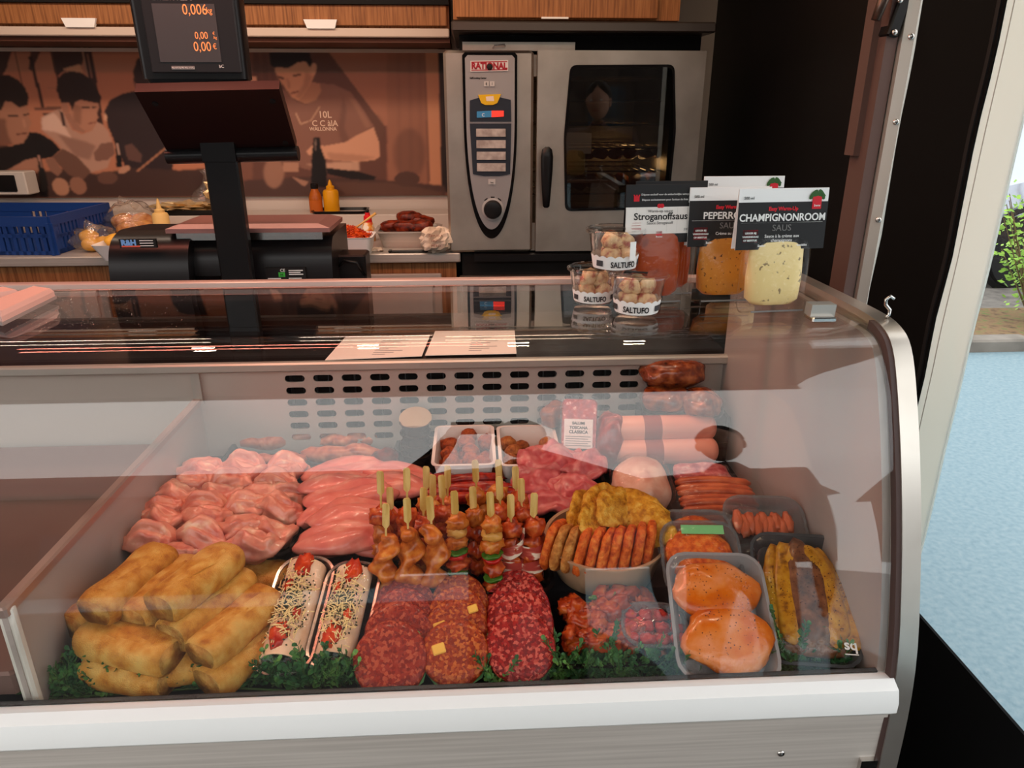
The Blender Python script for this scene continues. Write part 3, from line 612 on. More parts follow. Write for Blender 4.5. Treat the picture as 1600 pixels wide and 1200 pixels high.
# deck, slotted back, inner shelf
cpart(MB().box((XL, .83, .79), (XI, 1.04, .810)), 'front_deck', mat('dark_deck', c(24, 23, 25), .35))
m = MB(); m.box((XL, 1.04, .79), (XI, 1.60, ZD-.006)); cpart(m, 'rear_deck', mat('dark_deck', c(24, 23, 25), .35))
def slots():
    m = MB(); px_, pz_, sw, sh = .0655, .030, .023, .0085; y = 1.598
    x = -.60; zb, zt = .885, 1.086; rows = 6
    z00 = 1.074-.030*rows
    N_ = 20; ncol = int((XI-(-.56))/px_)
    def quad(a, b, c_, d): m.add([(a[0], y, a[1]), (b[0], y, b[1]), (c_[0], y, c_[1]), (d[0], y, d[1])], [(0, 1, 2, 3)])
    xs0 = -.455
    quad((XL, .85), (xs0, .85), (xs0, 1.09), (XL, 1.09)); xe = xs0+px_*15
    quad((xe, .85), (XI, .85), (XI, 1.09), (xe, 1.09)); quad((xs0, .85), (xe, .85), (xe, z00), (xs0, z00)); quad((xs0, z00+.03*rows), (xe, z00+.03*rows), (xe, 1.09), (xs0, 1.09))
    for i in range(15):
        for j in range(rows):
            cx_, cz_ = xs0+px_*(i+.5), z00+pz_*(j+.5); outer = []; inner = []
            for k in range(24):
                a = 2*PI*k/24; ux, uz = math.cos(a), math.sin(a)
                s = min(px_/2/max(abs(ux), 1e-6), pz_/2/max(abs(uz), 1e-6)); 
                inner.append((cx_+math.copysign(sw-sh, ux)*(1 if abs(ux) > .01 else 0)+sh*ux, y, cz_+sh*uz)); outer.append((cx_+ux*s, y, cz_+uz*s))
            corners = {3: 1}
            vs = outer+inner+[(q_[0], y+.004, q_[2]) for q_ in inner]
            fs = [(k, (k+1) % 24, 24+(k+1) % 24, 24+k) for k in range(24)]+[(24+k, 24+(k+1) % 24, 48+(k+1) % 24, 48+k) for k in range(24)]
            m.add(vs, fs)
            for sx in (-1, 1):
                for sz in (-1, 1): # fill cell corners
                    ks = [k for k in range(24) if math.cos(2*PI*k/24)*sx > 0 and math.sin(2*PI*k/24)*sz > 0]
                    pts = [outer[k] for k in ks]; e = [p_ for p_ in pts if abs(abs(p_[0]-cx_)-px_/2) < 1e-6]; f = [p_ for p_ in pts if abs(abs(p_[2]-cz_)-pz_/2) < 1e-6]
                    if e and f:
                        a_ = max(e, key=lambda p_: abs(p_[2]-cz_)); b_ = max(f, key=lambda p_: abs(p_[0]-cx_)); m.add([a_, (cx_+sx*px_/2, y, cz_+sz*pz_/2), b_], [(0, 1, 2)])
    return m
cpart(slots(), 'slotted_back', mat('air_panel', c(196, 184, 174), .4, .35))
m = MB(); m.box((XL, 1.64, .85), (XI, 1.66, 1.06)); cpart(m, 'air_duct', blackm)
for i in range(36):
    m = MB(); m.box((-.47+i*.03, 1.62, .87), (-.4685+i*.03, 1.64, 1.06))
    if i == 0: fin = cpart(m, 'cooler_fin', mat('fin_grey', c(70, 70, 72), .5))
    else: f2 = fin.copy(); col.objects.link(f2); f2.location.x += i*.03
wtop = cpart(MB().box((XL, 1.585, 1.09), (.60, 2.0, 1.102), ch=.002), 'rear_worktop', mat('dark_worktop', c(30, 25, 24), .25))
cpart(MB().box((XL, 1.572, 1.084), (.60, 1.592, 1.106), ch=.004), 'worktop_edge', alu, wtop)
cpart(MB().box((XL, 1.66, .3), (.60, 1.98, 1.09)), 'rear_body', mat('case_back', c(120, 112, 106), .5))
cpart(MB().box((XL, 1.352, 1.3325), (.606, 1.372, 1.3445), ch=.002), 'glass_edge_strip', mat('edge_strip', c(206, 180, 170), .25, .4), gl_)
# left divider
dv = cpart(MB().box((-.652, .84, .810), (-.645, 1.597, 1.0)), 'divider', beige)
cpart(MB().box((-.658, .835, 1.0), (-.640, 1.597, 1.018), ch=.003), 'divider_cap', mat('divider_cap', c(176, 150, 140), .3, .6), dv)
cpart(MB().box((-.660, .842, .810), (-.638, .856, 1.012), ch=.003), 'divider_post', offw, dv)
cpart(MB().box((-.655, 1.588, 1.0), (-.635, 1.6, 1.09)), 'back_post', alu, dv)
cpart(MB().box((XL, .84, ZD-.006), (-.66, 1.59, .905), ch=.004), 'side_well', mat('brown_well', c(110, 84, 76), .35, .3))
m = MB(); rnd = random.Random(31)
for _ in range(900):
    x, y = rnd.uniform(-40, 330)*rnd.random()**.5, rnd.uniform(452, 560)
    if y > 600-.32*x: continue
    p = G(x, y, 1.3392); r = rnd.uniform(.0006, .0018)
    if p.y < 1.06 or p.y > 1.35: continue
    m.add([(p.x+r*math.cos(2*PI*k/6), p.y+r*math.sin(2*PI*k/6), p.z) for k in range(6)]+[(p.x, p.y, p.z+r*.6)], [(k, (k+1) % 6, 6) for k in range(6)])
o = cpart(m, 'condensation', clear('water_drop', (.9, .9, .9), .12, .05, 1), gl_, True); o['kind'] = 'stuff'
# clamp, hook on the frame
p = G(1281, 500, 1.342)
t = thing('glass_clamp', 'small metal clamp on the right corner of the glass top', 'clamp', p)
MB().box((-.019, -.016, 0), (.019, .016, .008), ch=.002).part('base', chrome, t); MB().prism([(-.006, .007), (.016, .007), (.014, .026), (-.008, .026)], 'x', -.019, .019).part('block', alu, t)
p = G(1384, 496, 1.350)
hk = MB(); hk.tube([Vector((.0, 0, .0)), Vector((.004, 0, .004)), Vector((.004, 0, .012)), Vector((-.004, 0, .020)), Vector((-.005, 0, .028)), Vector((.001, 0, .033)), Vector((.007, 0, .029))], .0026, 8)
tag(hk.part('s_hook', chrome, None, True, p), 'small steel S hook on the end of the glass case', 'hook')

# papers on the rear worktop
for k, (cs, lab) in enumerate((((518, 560), (655, 559), (670, 520), (540, 520)), ((664, 557), (807, 554), (803, 516), (679, 518)))) if 0 else []: pass
paper = mat('price_paper', c(236, 226, 218), .6)
for k, (pts, lab) in enumerate(((((508, 563), (659, 557), (672, 524), (540, 527)), 'left price list sheet lying by the scale under the glass'), (((664, 556), (807, 553), (804, 517), (680, 518)), 'right price list sheet lying flat behind the glass'))):
    q = [G(x, y, 1.106) for x, y in pts]; o0 = sum(q, Vector())/4
    t = thing('price_list', lab, 'paper', o0)
    MB().loft([[v-o0 for v in q], [v-o0+Vector((0, 0, .0012)) for v in q]]).part('sheet', paper, t)
    u = (q[1]-q[0]).normalized(); w = (q[3]-q[0]).normalized()
    for i in range(9):
        a = q[0]+u*(.10)+(q[3]-q[0])*(.15+.075*i)-o0
        MB().box((0, -.0012, .0013), (.03+.018*((i*7) % 3), .0012, .0016)).part('print_line', grey_ink, t, loc=a)

# lids at the top left, the meat lamp's pink put into their colour
lidm = mat('pink_lit_lid', c(214, 176, 166), .35)
for k, (cs, lab) in enumerate((([(0, 488), (83, 449), (55, 445), (-40, 478)], 'nearest pink-lit tray lid lying on the glass top'), ([(-60, 468), (30, 452), (8, 447), (-80, 458)], 'farther pink-lit tray lid at the left end of the glass top'))):
    q = [G(x, y, 1.365) for x, y in cs]; o0 = sum(q, Vector())/4; o0.z = 1.346; t = thing('tray_lid', lab, 'lid', o0)
    top = [v-o0 for v in q]; MB().loft([[Vector((v.x, v.y, .0)) for v in top], [Vector((v.x, v.y, .012)) for v in top], [Vector((v.x*.9, v.y*.9, .019)) for v in top]]).part('lid', lidm, t)
    MB().loft([[Vector((v.x*1.04, v.y*1.04, -.001)) for v in top], [Vector((v.x*1.04, v.y*1.04, .004)) for v in top]]).part('rim', mat('lid_rim', c(150, 140, 136), .4), t)

# ---------------------------------------------------------------- scale
def scale():
    Y0 = 1.75; B = 1.103
    t = thing('weighing_scale', 'black weighing scale with customer display on a pole behind the glass', 'scale', (V(345, 450, Y0).x, Y0, B)); ox, oy, oz = t.location
    X = lambda px, py, Y=Y0: V(px, py, Y).x-ox
    Z = lambda py, Y=Y0, px=345: V(px, py, Y).z-oz
    sat = mat('scale_black', c(22, 20, 21), .3, 0)
    # rounded printer housing at the left
    zt = Z(362); pr = [(.20, .0), (-.02, .0), (-.045, .03), (-.06, .10), (-.058, .17), (-.045, zt-.05), (-.02, zt-.018), (.02, zt-.003), (.06, zt), (.20, zt-.01)]
    pr = smooth(pr, 3); x0, x1 = X(167, 400, 1.70), X(292, 400, 1.70)
    h_ = MB().prism(pr, 'x', x0, x1).part('printer_housing', sat, t, 40)
    # sticker
    a, b = X(190, 385, 1.70), X(247, 385, 1.70); sz = lambda py: V(220, py, 1.705).z-oz
    MB().box((a, -.058, sz(386)), (b, -.050, sz(372))).part('sticker', black_ink, t); st = t.children[-1]
    text('R&H', .017, mat('sticker_blue', c(110, 160, 220), .5), st, ((a+b)/2-.02, -.0585, sz(381.5)), bold=.001)
    MB().box((a+.004, -.0583, sz(384.5)), (a+.045, -.058, sz(382))).part('sticker_line', mat('sticker_red', c(210, 90, 70), .5), st)
    for k in range(3): MB().box((b-.036, -.0583, sz(375+k*4)), (b-.006, -.058, sz(374+k*4))).part('sticker_line', white_ink, st)
    # main body
    x2 = X(520, 400); zt2 = Z(372)
    MB().prism(smooth([(.22, 0), (.0, .0), (-.015, .03), (-.022, .1), (-.015, zt2-.05), (.01, zt2-.01), (.05, zt2), (.22, zt2)], 3), 'x', x1, x2).part('body', sat, t, 40)
    # round drum between
    MB().lathe([(.09, 0), (.095, .01), (.095, X(365, 420)-X(305, 420)), (.09, X(365, 420)-X(305, 420)+.01)], 28).part('drum', blackg, t, 40, (X(303, 420), .06, .12), (0, PI/2, 0))
    lb = MB().box((X(420, 430), -.026, Z(447)), (X(482, 430), -.018, Z(416))).part('type_plate', black_ink, t)
    MB().box((X(440, 430), -.0264, Z(430)), (X(450, 430), -.0258, Z(423))).part('green_mark', mat('green_mark', c(60, 170, 60), .5), lb)
    text('M', .009, black_ink, lb, (X(445, 430), -.0266, Z(429)))
    text('CE', .010, white_ink, lb, (X(447, 430), -.0266, Z(422)))
    for k in range(5):
        for s0 in (423, 455): MB().box((X(s0, 430), -.0263, Z(433+k*2.6)), (X(s0+20-3*(k % 2), 430), -.0259, Z(431.8+k*2.6))).part('print_line', white_ink, lb)
    for k in range(3): MB().box((X(456, 430), -.0263, Z(421+k*3)), (X(478-4*(k % 2), 430), -.0259, Z(419.6+k*3))).part('print_line', white_ink, lb)
    # weighing plate, its steel colour carries the lamp's pink light
    z = Z(354); pl = MB(); xa, xb = X(262, 350), X(517, 350)
    pl.loft([[(xa, -.02, z-.012), (xb, -.02, z-.012), (xb, .16, z-.012), (xa, .16, z-.012)], [(xa, -.02, z-.002), (xb, -.02, z-.002), (xb, .16, z-.002), (xa, .16, z-.002)], [(xa+.025, .0, z+.006), (xb-.03, .0, z+.006), (xb-.03, .15, z+.006), (xa+.025, .15, z+.006)]])
    pl.part('weighing_plate', mat('pink_lit_steel', c(176, 130, 124), .32, .7), t); MB().box((xa+.02, -.012, z-.03), (xb-.02, .2, z-.012)).part('plate_support', chrome, t)
    # pole
    pa = (X(336, 250), X(386, 250)); MB().box((pa[0], -.075, .0), (pa[1], -.045, Z(246, 1.69)), ch=.004).part('pole', black, t)
    MB().box((X(320, 140), -.08, Z(252, 1.69)), (X(372, 140), -.055, Z(120, 1.69))).part('neck', black, t)
    # tilted operator panel seen from its back
    bl, br_, tl, tr_ = V(262, 238, 1.69), V(463, 233, 1.69), V(210, 144, 1.56), V(436, 139, 1.56); w = [Vector(q)-Vector((ox, oy, oz)) for q in (bl, br_, tr_, tl)]
    n = (w[1]-w[0]).cross(w[3]-w[0]).normalized()
    k_ = MB().loft([w, [v-n*.022 for v in w]]).part('keyboard_back', mat('keyboard_back', c(28, 12, 12), .3), t)
    MB().tube([w[0]+Vector((-.002, .0, -.009)), w[1]+Vector((.004, .0, -.009))], .016, 16).part('roller', black, t, 40)
    for f, g in ((.1, .82), (.93, .82), (.93, .12)):
        q = w[0]*(1-f)*(1-g)+w[1]*f*(1-g)+w[2]*f*g+w[3]*(1-f)*g; MB().lathe([(.006, -.001), (.006, .001)], 12).part('screw', blackm, k_, loc=q+n*.001, rot=n.to_track_quat('Z', 'Y').to_euler())
    # display head
    Yh = 1.60; A, Bx = V(229, 124, Yh), V(391, 122, Yh); hx = ((A.x+Bx.x)/2); wd_ = Bx.x-A.x; zb_ = A.z
    d = thing('tmp', 'x', 'x') if 0 else None
    o_ = Vector((hx-ox, Yh-oy, zb_-oz)); hgt = .21
    hd_ = MB().loft([rr(wd_, .05, .012, 0), rr(wd_+.004, .055, .014, hgt)]).part('display_head', black, t, 40, o_)
    MB().loft([rr(wd_-.025, .045, .016, -.022), rr(wd_-.006, .05, .016, .0)]).part('chin', black, hd_, 40, (0, .006, 0))
    MB().box((-.028, -.022, -.034), (.028, .0, -.018), ch=.004).part('badge', mat('dark_grey_badge', c(48, 48, 50), .4), hd_)
    y = -.0285
    def hp(px, py): p = V(px, py, Yh-.027); return (p.x-hx, p.z-zb_)
    x0_, z0_ = hp(238, 114); x1_, z1_ = hp(378, 112); MB().box((x0_, y, z0_), (x1_, y+.006, hgt-.005), ch=.002).part('bezel', mat('bezel_grey', c(36, 36, 38), .35), hd_)
    x0_, z0_ = hp(254, 97); x1_ = hp(347, 97)[0]; MB().box((x0_-.003, y-.001, z0_), (x1_, y+.002, hp(300, 6)[1])).part('screen', mat('lcd_grey', c(72, 72, 74), .3), hd_)
    og = mat('orange_digits', c(236, 150, 90), .5, emit=c(236, 140, 80), es=.5)
    for s, px, py, sz_ in (('0,006', 306, 23, .026), ('kg', 328, 21, .015), ('0,00', 316, 61, .018), ('0,00', 318, 80, .024), ('€', 337, 77, .014), ('€', 335, 55, .008), ('/kg', 337, 61, .007)):
        x, z = hp(px, py); text(s, sz_, og, hd_, (x, y-.0014, z), sx=.82)
    x, z = hp(287, 107); MB().box((x-.022, y-.0008, z-.002), (x+.022, y, z+.0045)).part('caption_frame', grey_ink, hd_); text('Max 6/15 kg Min 40 g e=2/5 g', .0036, white_ink, hd_, (x, y-.0012, z))
    x, z = hp(347, 106); text('bC', .008, white_ink, hd_, (x, y-.0005, z))
    x, z = hp(268, 0); text('METTLER TOLEDO', .0098, white_ink, hd_, (x, y-.0005, z), bold=.0002)
scale()
sc = thing('scale_stand', 'dark box under the weighing scale seen through the glass top', 'box', (V(385, 520, 1.66).x, 1.78, 1.102))
# (the scale body itself stands on the worktop; a cable hub lies beside it)
bpy.data.objects.remove(sc)
t = thing('cable_box', 'black cable box on the worktop beside the scale', 'box', (V(515, 440, 1.85).x+.05, 1.85, 1.103))
MB().box((-.05, -.03, 0), (.05, .05, .20), ch=.004).part('box', black, t); MB().tube([(-.02, -.03, .17), (.0, -.05, .19), (.03, -.05, .185), (.045, -.03, .15)], .004).part('cable', black, t, True)

# ---------------------------------------------------------------- goods on the glass top
ZG = 1.3455
SALT = mat('cup_label', c(232, 230, 226), .5)
saus = mat('sausage_bites', c(206, 176, 140), .5, ramp=[(.35, c(158, 84, 78)), (.5, c(208, 176, 134)), (.75, c(228, 204, 168))], scale=80, bump=.3)
def cup(p, label, rz, s=1.0):
    t = thing('sausage_cup', label, 'cup', p, (0, 0, rz), 'snack cups on the glass top'); t.scale = (s, s, s)
    MB().lathe([(.033, 0), (.0335, .002), (.043, .056), (.0475, .058), (.0475, .0595), (.042, .0585), (.0325, .003)], 36).part('cup', clearp, t, True)
    l = MB().lathe([(.0484, .0595), (.0484, .0615), (.044, .064), (.040, .0625), (.001, .0628)], 36, caps=(0, 0)).part('lid', clearp, t, True)
    MB().box((-.022, -.006, .0632), (.014, .006, .0636)).part('lid_sticker', black_ink, l, rot=(0, 0, -.3))
    n = 72; rb = .0342; wv = [(.0335+.0002+(.0095*(z/.056)), z) for z in (0, 0)]
    rings = []
    for q in (0, 1):
        ring = []
        for j in range(n):
            a = 2*PI*j/n; z = .003 if q == 0 else .022+.003*abs(math.sin(j*PI/4)); r = .0338+.0097*z/.056; ring.append((r*math.cos(a), r*math.sin(a), z))
        rings.append(ring)
    lb = MB().loft(rings, caps=(0, 0)).part('label_band', SALT, t, True)
    text('SALTUFO', .0125, black_ink, lb, (0, 0, .0075), wrap=.0378, bold=.0003, sx=.80, rot=(0, 0, R(-8)))
    MB().loft([[((.0372)*math.sin(a), -.0372*math.cos(a), z) for a in [R(42+5*k) for k in range(7)]] for z in (.008, .017)], caps=(0, 0), closed=False).part('label_patch', mat('patch_dark', c(56, 56, 58), .5), lb, True)
    MB().loft([[((.0372)*math.sin(a), -.0372*math.cos(a), z) for a in [R(-80+5*k) for k in range(5)]] for z in (.008, .017)], caps=(0, 0), closed=False).part('label_patch', MATS['patch_dark'], lb, True)
    rnd = random.Random(int(p[0]*1e4))
    for k, (x, y, z) in enumerate(((.014, -.012, .022), (-.014, -.012, .024), (.0, .016, .024), (.012, -.006, .042), (-.012, -.010, .043), (-.002, .013, .044))):
        MB().blob((x, y, z), (.017, .012, .013), k+rnd.random()*9, .14, 2, 14, 9, M=Matrix.Rotation(rnd.uniform(-.6, .6), 3, 'Y')).part('sausage_bite', saus, t, True)
    return t
cup(G(926, 470, ZG), 'left lower snack cup of salami bites with white wavy label', .1, .92)
cup(G(994, 487, ZG), 'right lower snack cup of salami bites nearest the glass front', -.1)
cu = cup(G(962, 485, ZG)+Vector((0, .03, .0625)), 'snack cup of salami bites stacked on top of the two others', .35)
MB().loft([[((.044)*math.sin(a), -.044*math.cos(a), z) for a in [R(0+5*k) for k in range(4)]] for z in (.020, .048)], caps=(0, 0), closed=False).part('side_sticker', SALT, cu, True)
def pouch(p, rz, sauce, cw, ch, H, label, kind, w=.112, plain=False):
    t = thing('sauce_pouch', label, 'pouch', p, (0, 0, rz), 'sauce pouches on the glass top')
    ht = H-ch*.75
    def ring(z, ww, dd, n=20): return [(ww/2*math.copysign(abs(math.cos(2*PI*k/n))**.6, math.cos(2*PI*k/n)), dd/2*math.copysign(abs(math.sin(2*PI*k/n))**.8, math.sin(2*PI*k/n)), z) for k in range(n)]
    bagp = [(0, w*.92, .05), (.012, w, .052), (ht*.45, w*1.0, .046), (ht*.8, w*1.02, .028), (ht, w*1.03, .012), (H-.01, w*1.03, .003)]
    MB().loft([ring(*q) for q in bagp]).part('bag', clear('pouch_film', (1, 1, 1), .012, .06, .5, .5), t, True)
    sp = [(.014, w*.62, .03), (.022, w*.78, .042), (ht*.45, w*.82, .040), (ht*.8, w*.80, .024), (ht*.98, w*.84, .010)]
    MB().loft([ring(*q) for q in sp]).part('sauce', sauce, t, 50)
    MB().box((-w*.4, -.0265, .006), (w*.4, -.026, .0085)).part('date_print', grey_ink, t)
    # folded header card
    cd_ = MB().prism([(-.0075, H-ch), (-.0065, H-ch), (-.0005, H-.001), (.0005, H-.001), (.0065, H-ch), (.0075, H-ch), (.001, H), (-.001, H)], 'x', -cw/2, cw/2).part('header_card', white if kind != 's' else mat('card_black', c(28, 27, 28), .5), t)
    tl = math.atan2(.0065, ch); rot = (PI/2-tl, 0, 0)
    def fp_(x, f): return Vector((x*cw/2, -.0075*(1-f)-.001*f-.0006, H-ch+ch*f))
    def panel(name, m_, xa, xb, fa, fb, lift=0):
        a, b, c2, d = fp_(xa, fa), fp_(xb, fa), fp_(xb, fb), fp_(xa, fb); off = Vector((0, -.0004-lift, 0))
        return MB().loft([[a, b, c2, d], [v+off for v in (a, b, c2, d)]]).part(name, m_, cd_)
    def tx(s, sz, m_, x, f, **k): q = fp_(x, f); q.y -= .0009; return text(s, sz, m_, cd_, q, rot, **k)
    bk = mat('card_black', c(28, 27, 28), .5); wt = mat('card_white', c(230, 226, 220), .5)
    grn = mat('leaf_green', c(50, 90, 40), .5)
    if kind == 's':
        panel('card_window', wt, -1, 1, .16, .62)
        if not plain:
            tx('Dépose exclusif voor de ambachtelijke versspecialist', .0042, white_ink, .22, .82); tx("Dépose exclusivement pour l'artisan du frais", .0042, white_ink, .12, .73)
            panel('logo', red_ink, -.78, -.62, .72, .80); tx('W', .009, red_ink, -.7, .76, bold=.0006)
            for s in (-1, 1): q = fp_(.04*s, .64); MB().lathe([(.0034, 0), (.0034, .0006)], 12).part('round_badge', red_ink, cd_, loc=q+Vector((0, -.0008, 0)), rot=(PI/2, 0, 0))
            tx('Warm-up sauce', .0064, grey_ink, .0, .53); tx('Stroganoffsaus', .0152, black_ink, .02, .405, bold=.0002); tx('Sauce Stroganoff', .0064, grey_ink, .0, .325)
            panel('badge', red_ink, -.09, .08, .06, .20); tx('bww', .0055, white_ink, -.005, .085); tx('200 ml', .0055, grey_ink, .84, .21)
            for k in range(4): panel('red_note', red_ink, -.86+.02*k, -.55, .21+.045*k, .222+.045*k)
            for k in range(7): panel('grid_line', mat('grid_grey', c(200, 196, 190), .5), -1+.3*k, -.992+.3*k, .17, .61)
    else:
        panel('card_field', bk, -1, 1, 0, .78)
        for k, a in enumerate((-50, -15, 20, 55)):
            q = fp_(.74, .86); MB().blob((0, 0, 0), (.009, .0006, .004), k, 0, 1, 10, 6).part('leaf_print', grn, cd_, loc=q+Vector((.007*math.sin(R(a*2)), -.0008, .003)), rot=(0, R(a), 0))
        panel('badge', red_ink, .64, .84, .66, .88, .0008); q = fp_(.74, .70); text('bww', .0052, white_ink, cd_, q+Vector((0, -.0024, 0)), rot)
        tx('500 ml', .0058, black_ink, -.78, .83)
        if not plain:
            nm, sub = ('CHAMPIGNONROOM', ('Sauce à la crème aux', 'champignons')) if kind == 'c' else ('PEPERROOM', ('Crème au poivre', ''))
            tx('Easy Warm-Up', .0076, red_ink, .0, .645, bold=.0003)
            tx(nm, .0152, white_ink, 0, .475, bold=.0003, sx=.93 if kind == 'c' else 1.02); panel('rule', white_ink, -.92, .92, .44, .45)
            tx('SAUS', .0135, grey_ink, 0, .31)
            tx(sub[0], .0066, white_ink, .02, .20); tx(sub[1], .0066, white_ink, .02, .13); tx('Exclusief bij de ambachtelijke versspecialist', .0046, white_ink, .05, .05, bold=.0001)
            panel('red_note', red_ink, -.86, -.52, .12, .33)
            for k, s in enumerate(('LEKKER BIJ', 'VARKENSHAAS', 'OF BIEFSTUK')): q = fp_(-.69, .265-.06*k); q.y -= .0014; text(s, .0038, white_ink, cd_, q, rot, bold=.0001)
    return t
def sauce(name, a, b, d, sc_=60): return mat(name, a, .35, ramp=[(.30, d), (.36, a), (.62, a), (.75, b)], scale=sc_, detail=2, coat=.1)
s_str = sauce('stroganoff_sauce', c(152, 58, 4), c(170, 74, 12), c(120, 40, 2), 40)
s_pep = sauce('pepper_sauce', c(196, 124, 42), c(208, 142, 60), c(90, 54, 24), 170)
s_cha = sauce('mushroom_sauce', c(226, 202, 140), c(234, 214, 160), c(140, 118, 84), 110)
pouch(G(1142, 462, ZG)+Vector((.025, .065, 0)), R(2), s_cha, .142, .088, .193, 'sauce pouch mostly hidden behind the pepper cream and mushroom pouches', 'c', plain=True)
pouch(G(1040, 466, ZG)+Vector((.004, .03, 0)), R(4), s_str, .122, .085, .190, 'orange sauce pouch hidden behind the Stroganoff pouch', 's', .1, True)
pouch(G(1020, 472, ZG), R(5), s_str, .113, .090, .190, 'orange Stroganoff sauce pouch with white and black header card', 's', .094)
pouch(G(1124, 470, ZG), R(3), s_pep, .134, .092, .185, 'ochre pepper cream sauce pouch standing in the middle', 'p', .105)
pouch(G(1201, 486, ZG), R(5), s_cha, .143, .090, .190, 'pale mushroom cream sauce pouch at the right front', 'c', .108)

# ================================================================= FOOD IN THE CASE
def solo(name, me, label, cat, loc, rot=(0, 0, 0), group=None, sc=None):
    return tag(link(name, me, None, loc, rot, sc), label, cat, group)
def blobs(name, n, size, m, amp=.15, freq=1.6, nu=18, nv=11, sq=1.0, sm=True, seed=0):
    return [MB().blob((0, 0, 0), size, seed+k*1.37+.5, amp, freq, nu, nv, sq=sq).mesh(name, m, sm) for k in range(n)]
TB = ZD-.005; TF = .811
blk = mat('black_tray', c(16, 16, 18), .22)
def food_tray(name, label, px0, py0, px1, py1, h=.035, r=.03, m=None, zt=None, TB=TB):
    """tray whose rim spans the given photo rectangle's base edges on the rim plane"""
    zt = zt or TB+h
    a, b, d = G(px0, py1, zt), G(px1, py1, zt), G((px0+px1)/2, py0, zt)
    w = b.x-a.x; dp = d.y-a.y
    t = thing(name, label, 'tray', ((a.x+b.x)/2, a.y+dp/2, TB))
    tray_mb(w, dp, h, r).part('tray', m or blk, t, 35); return t
# --- chicken thighs
thighm = mat('raw_chicken_thigh', c(216, 138, 116), .28, ramp=[(.28, c(194, 100, 86)), (.46, c(214, 132, 110)), (.60, c(222, 150, 126)), (.70, c(234, 190, 160))], scale=40, detail=6, coat=1.4, bump=.35, bscale=90)
food_tray('chicken_tray', 'black tray under the rows of raw chicken thighs', 212, 728, 452, 872, .03)
def thigh_mesh(k):
    m = MB(); m.blob((0, 0, 0), (.042, .027, .021), k*2.1, .17, 1.7, 34, 22)
    m.v = [(x, y+.006*math.sin(x*70+k), z*(1+.5*math.exp(-((x+.012)/.016)**2))-(.007 if z > 0 else 0)*math.exp(-((y-.004*(k-2)-.2*x)/.0035)**2)-(.006 if z > 0 else 0)*math.exp(-((x-.02)/.003)**2)) for x, y, z in m.v]
    return m.mesh('chicken_thigh', thighm, True)
tm = [thigh_mesh(k) for k in range(6)]
pos = [(314, 737), (383, 727), (449, 731), (322, 744), (380, 742), (436, 747), (302, 759), (361, 757), (433, 760), (277, 777), (346, 776), (410, 775), (258, 797), (321, 793), (386, 794), (436, 796), (258, 814), (321, 813), (380, 829), (238, 843), (318, 843), (396, 853), (425, 826), (350, 862), (280, 864), (450, 770)]
rnd = random.Random(5); thl = {}
rows_ = [[0, 1, 2], [3, 4, 5], [6, 7, 8], [9, 10, 11, 25], [12, 13, 14, 15], [16, 17, 22], [18], [19, 20, 21], [24, 23]]
for i_, rw in enumerate(rows_):
    rw = sorted(rw, key=lambda q: pos[q][0])
    for j_, q in enumerate(rw): thl[q] = 'raw pink chicken thigh, '+('only one' if len(rw) == 1 else ('leftmost', 'second from left', 'third from left', 'fourth from left')[j_])+' in the '+('rearmost', 'second', 'third', 'fourth', 'fifth', 'sixth', 'seventh', 'front', 'lowest front')[i_]+' row of its tray'
for k, (x, y) in enumerate(pos):
    p = G(x, y, TB+.045)
    low = k >= 22
    solo('chicken_thigh', tm[k % 6], thl[k], 'chicken', p+Vector((0, 0, -.012 if low else .0)), (rnd.uniform(-.2, .2)+.25, rnd.uniform(-.15, .15), rnd.uniform(-.25, .25)), 'raw chicken thighs in the tray', rnd.uniform(1.06, 1.2))
# --- chicken breasts
brm = mat('raw_chicken_breast', c(220, 124, 110), .22, ramp=[(.3, c(206, 104, 94)), (.55, c(220, 126, 110)), (.72, c(230, 156, 136))], scale=27, detail=4, coat=.6, bump=.1)
food_tray('breast_tray', 'black tray under the raw chicken breast fillets', 452, 730, 640, 866, .03)
def breast_mesh(k):
    m = MB(); m.blob((0, 0, 0), (.078, .040, .023), k*3.3+1, .14, 1.2, 26, 14)
    m.v = [(x, y*(1.15-.15*(x/.08)), z+.006*math.sin(x*22+k)-.005*math.exp(-((y-.006)/.005)**2)) for x, y, z in m.v]; return m.mesh('chicken_breast', brm, True)
bmz = [breast_mesh(k) for k in range(4)]
for k, (x, y, rz, s, dz) in enumerate(((545, 738, .1, 1.1, .0), (620, 744, -.15, 1.0, .0), (530, 762, .05, 1.0, .006), (605, 766, -.2, 1.05, .008), (555, 785, .1, 1.1, .014), (500, 800, .9, .7, -.004), (560, 815, .06, 1.1, .010), (530, 842, .05, 1.15, .0), (610, 838, .2, .9, -.004))):
    solo('chicken_breast', bmz[k % 4], 'smooth raw chicken breast fillet '+('at the back left of its tray', 'at the back right by the sauce cups', 'second from the back, left side', 'second from the back, right side', 'lying on top in the middle', 'small, at the left edge by the thighs', 'broad, just before the front one', 'long, at the front of its tray', 'at the front right behind the skewers')[k], 'chicken', G(x, y, TB+.045)+Vector((0, 0, dz)), (.1, 0, rz+PI*(k % 2)), 'raw chicken breast fillets', s)
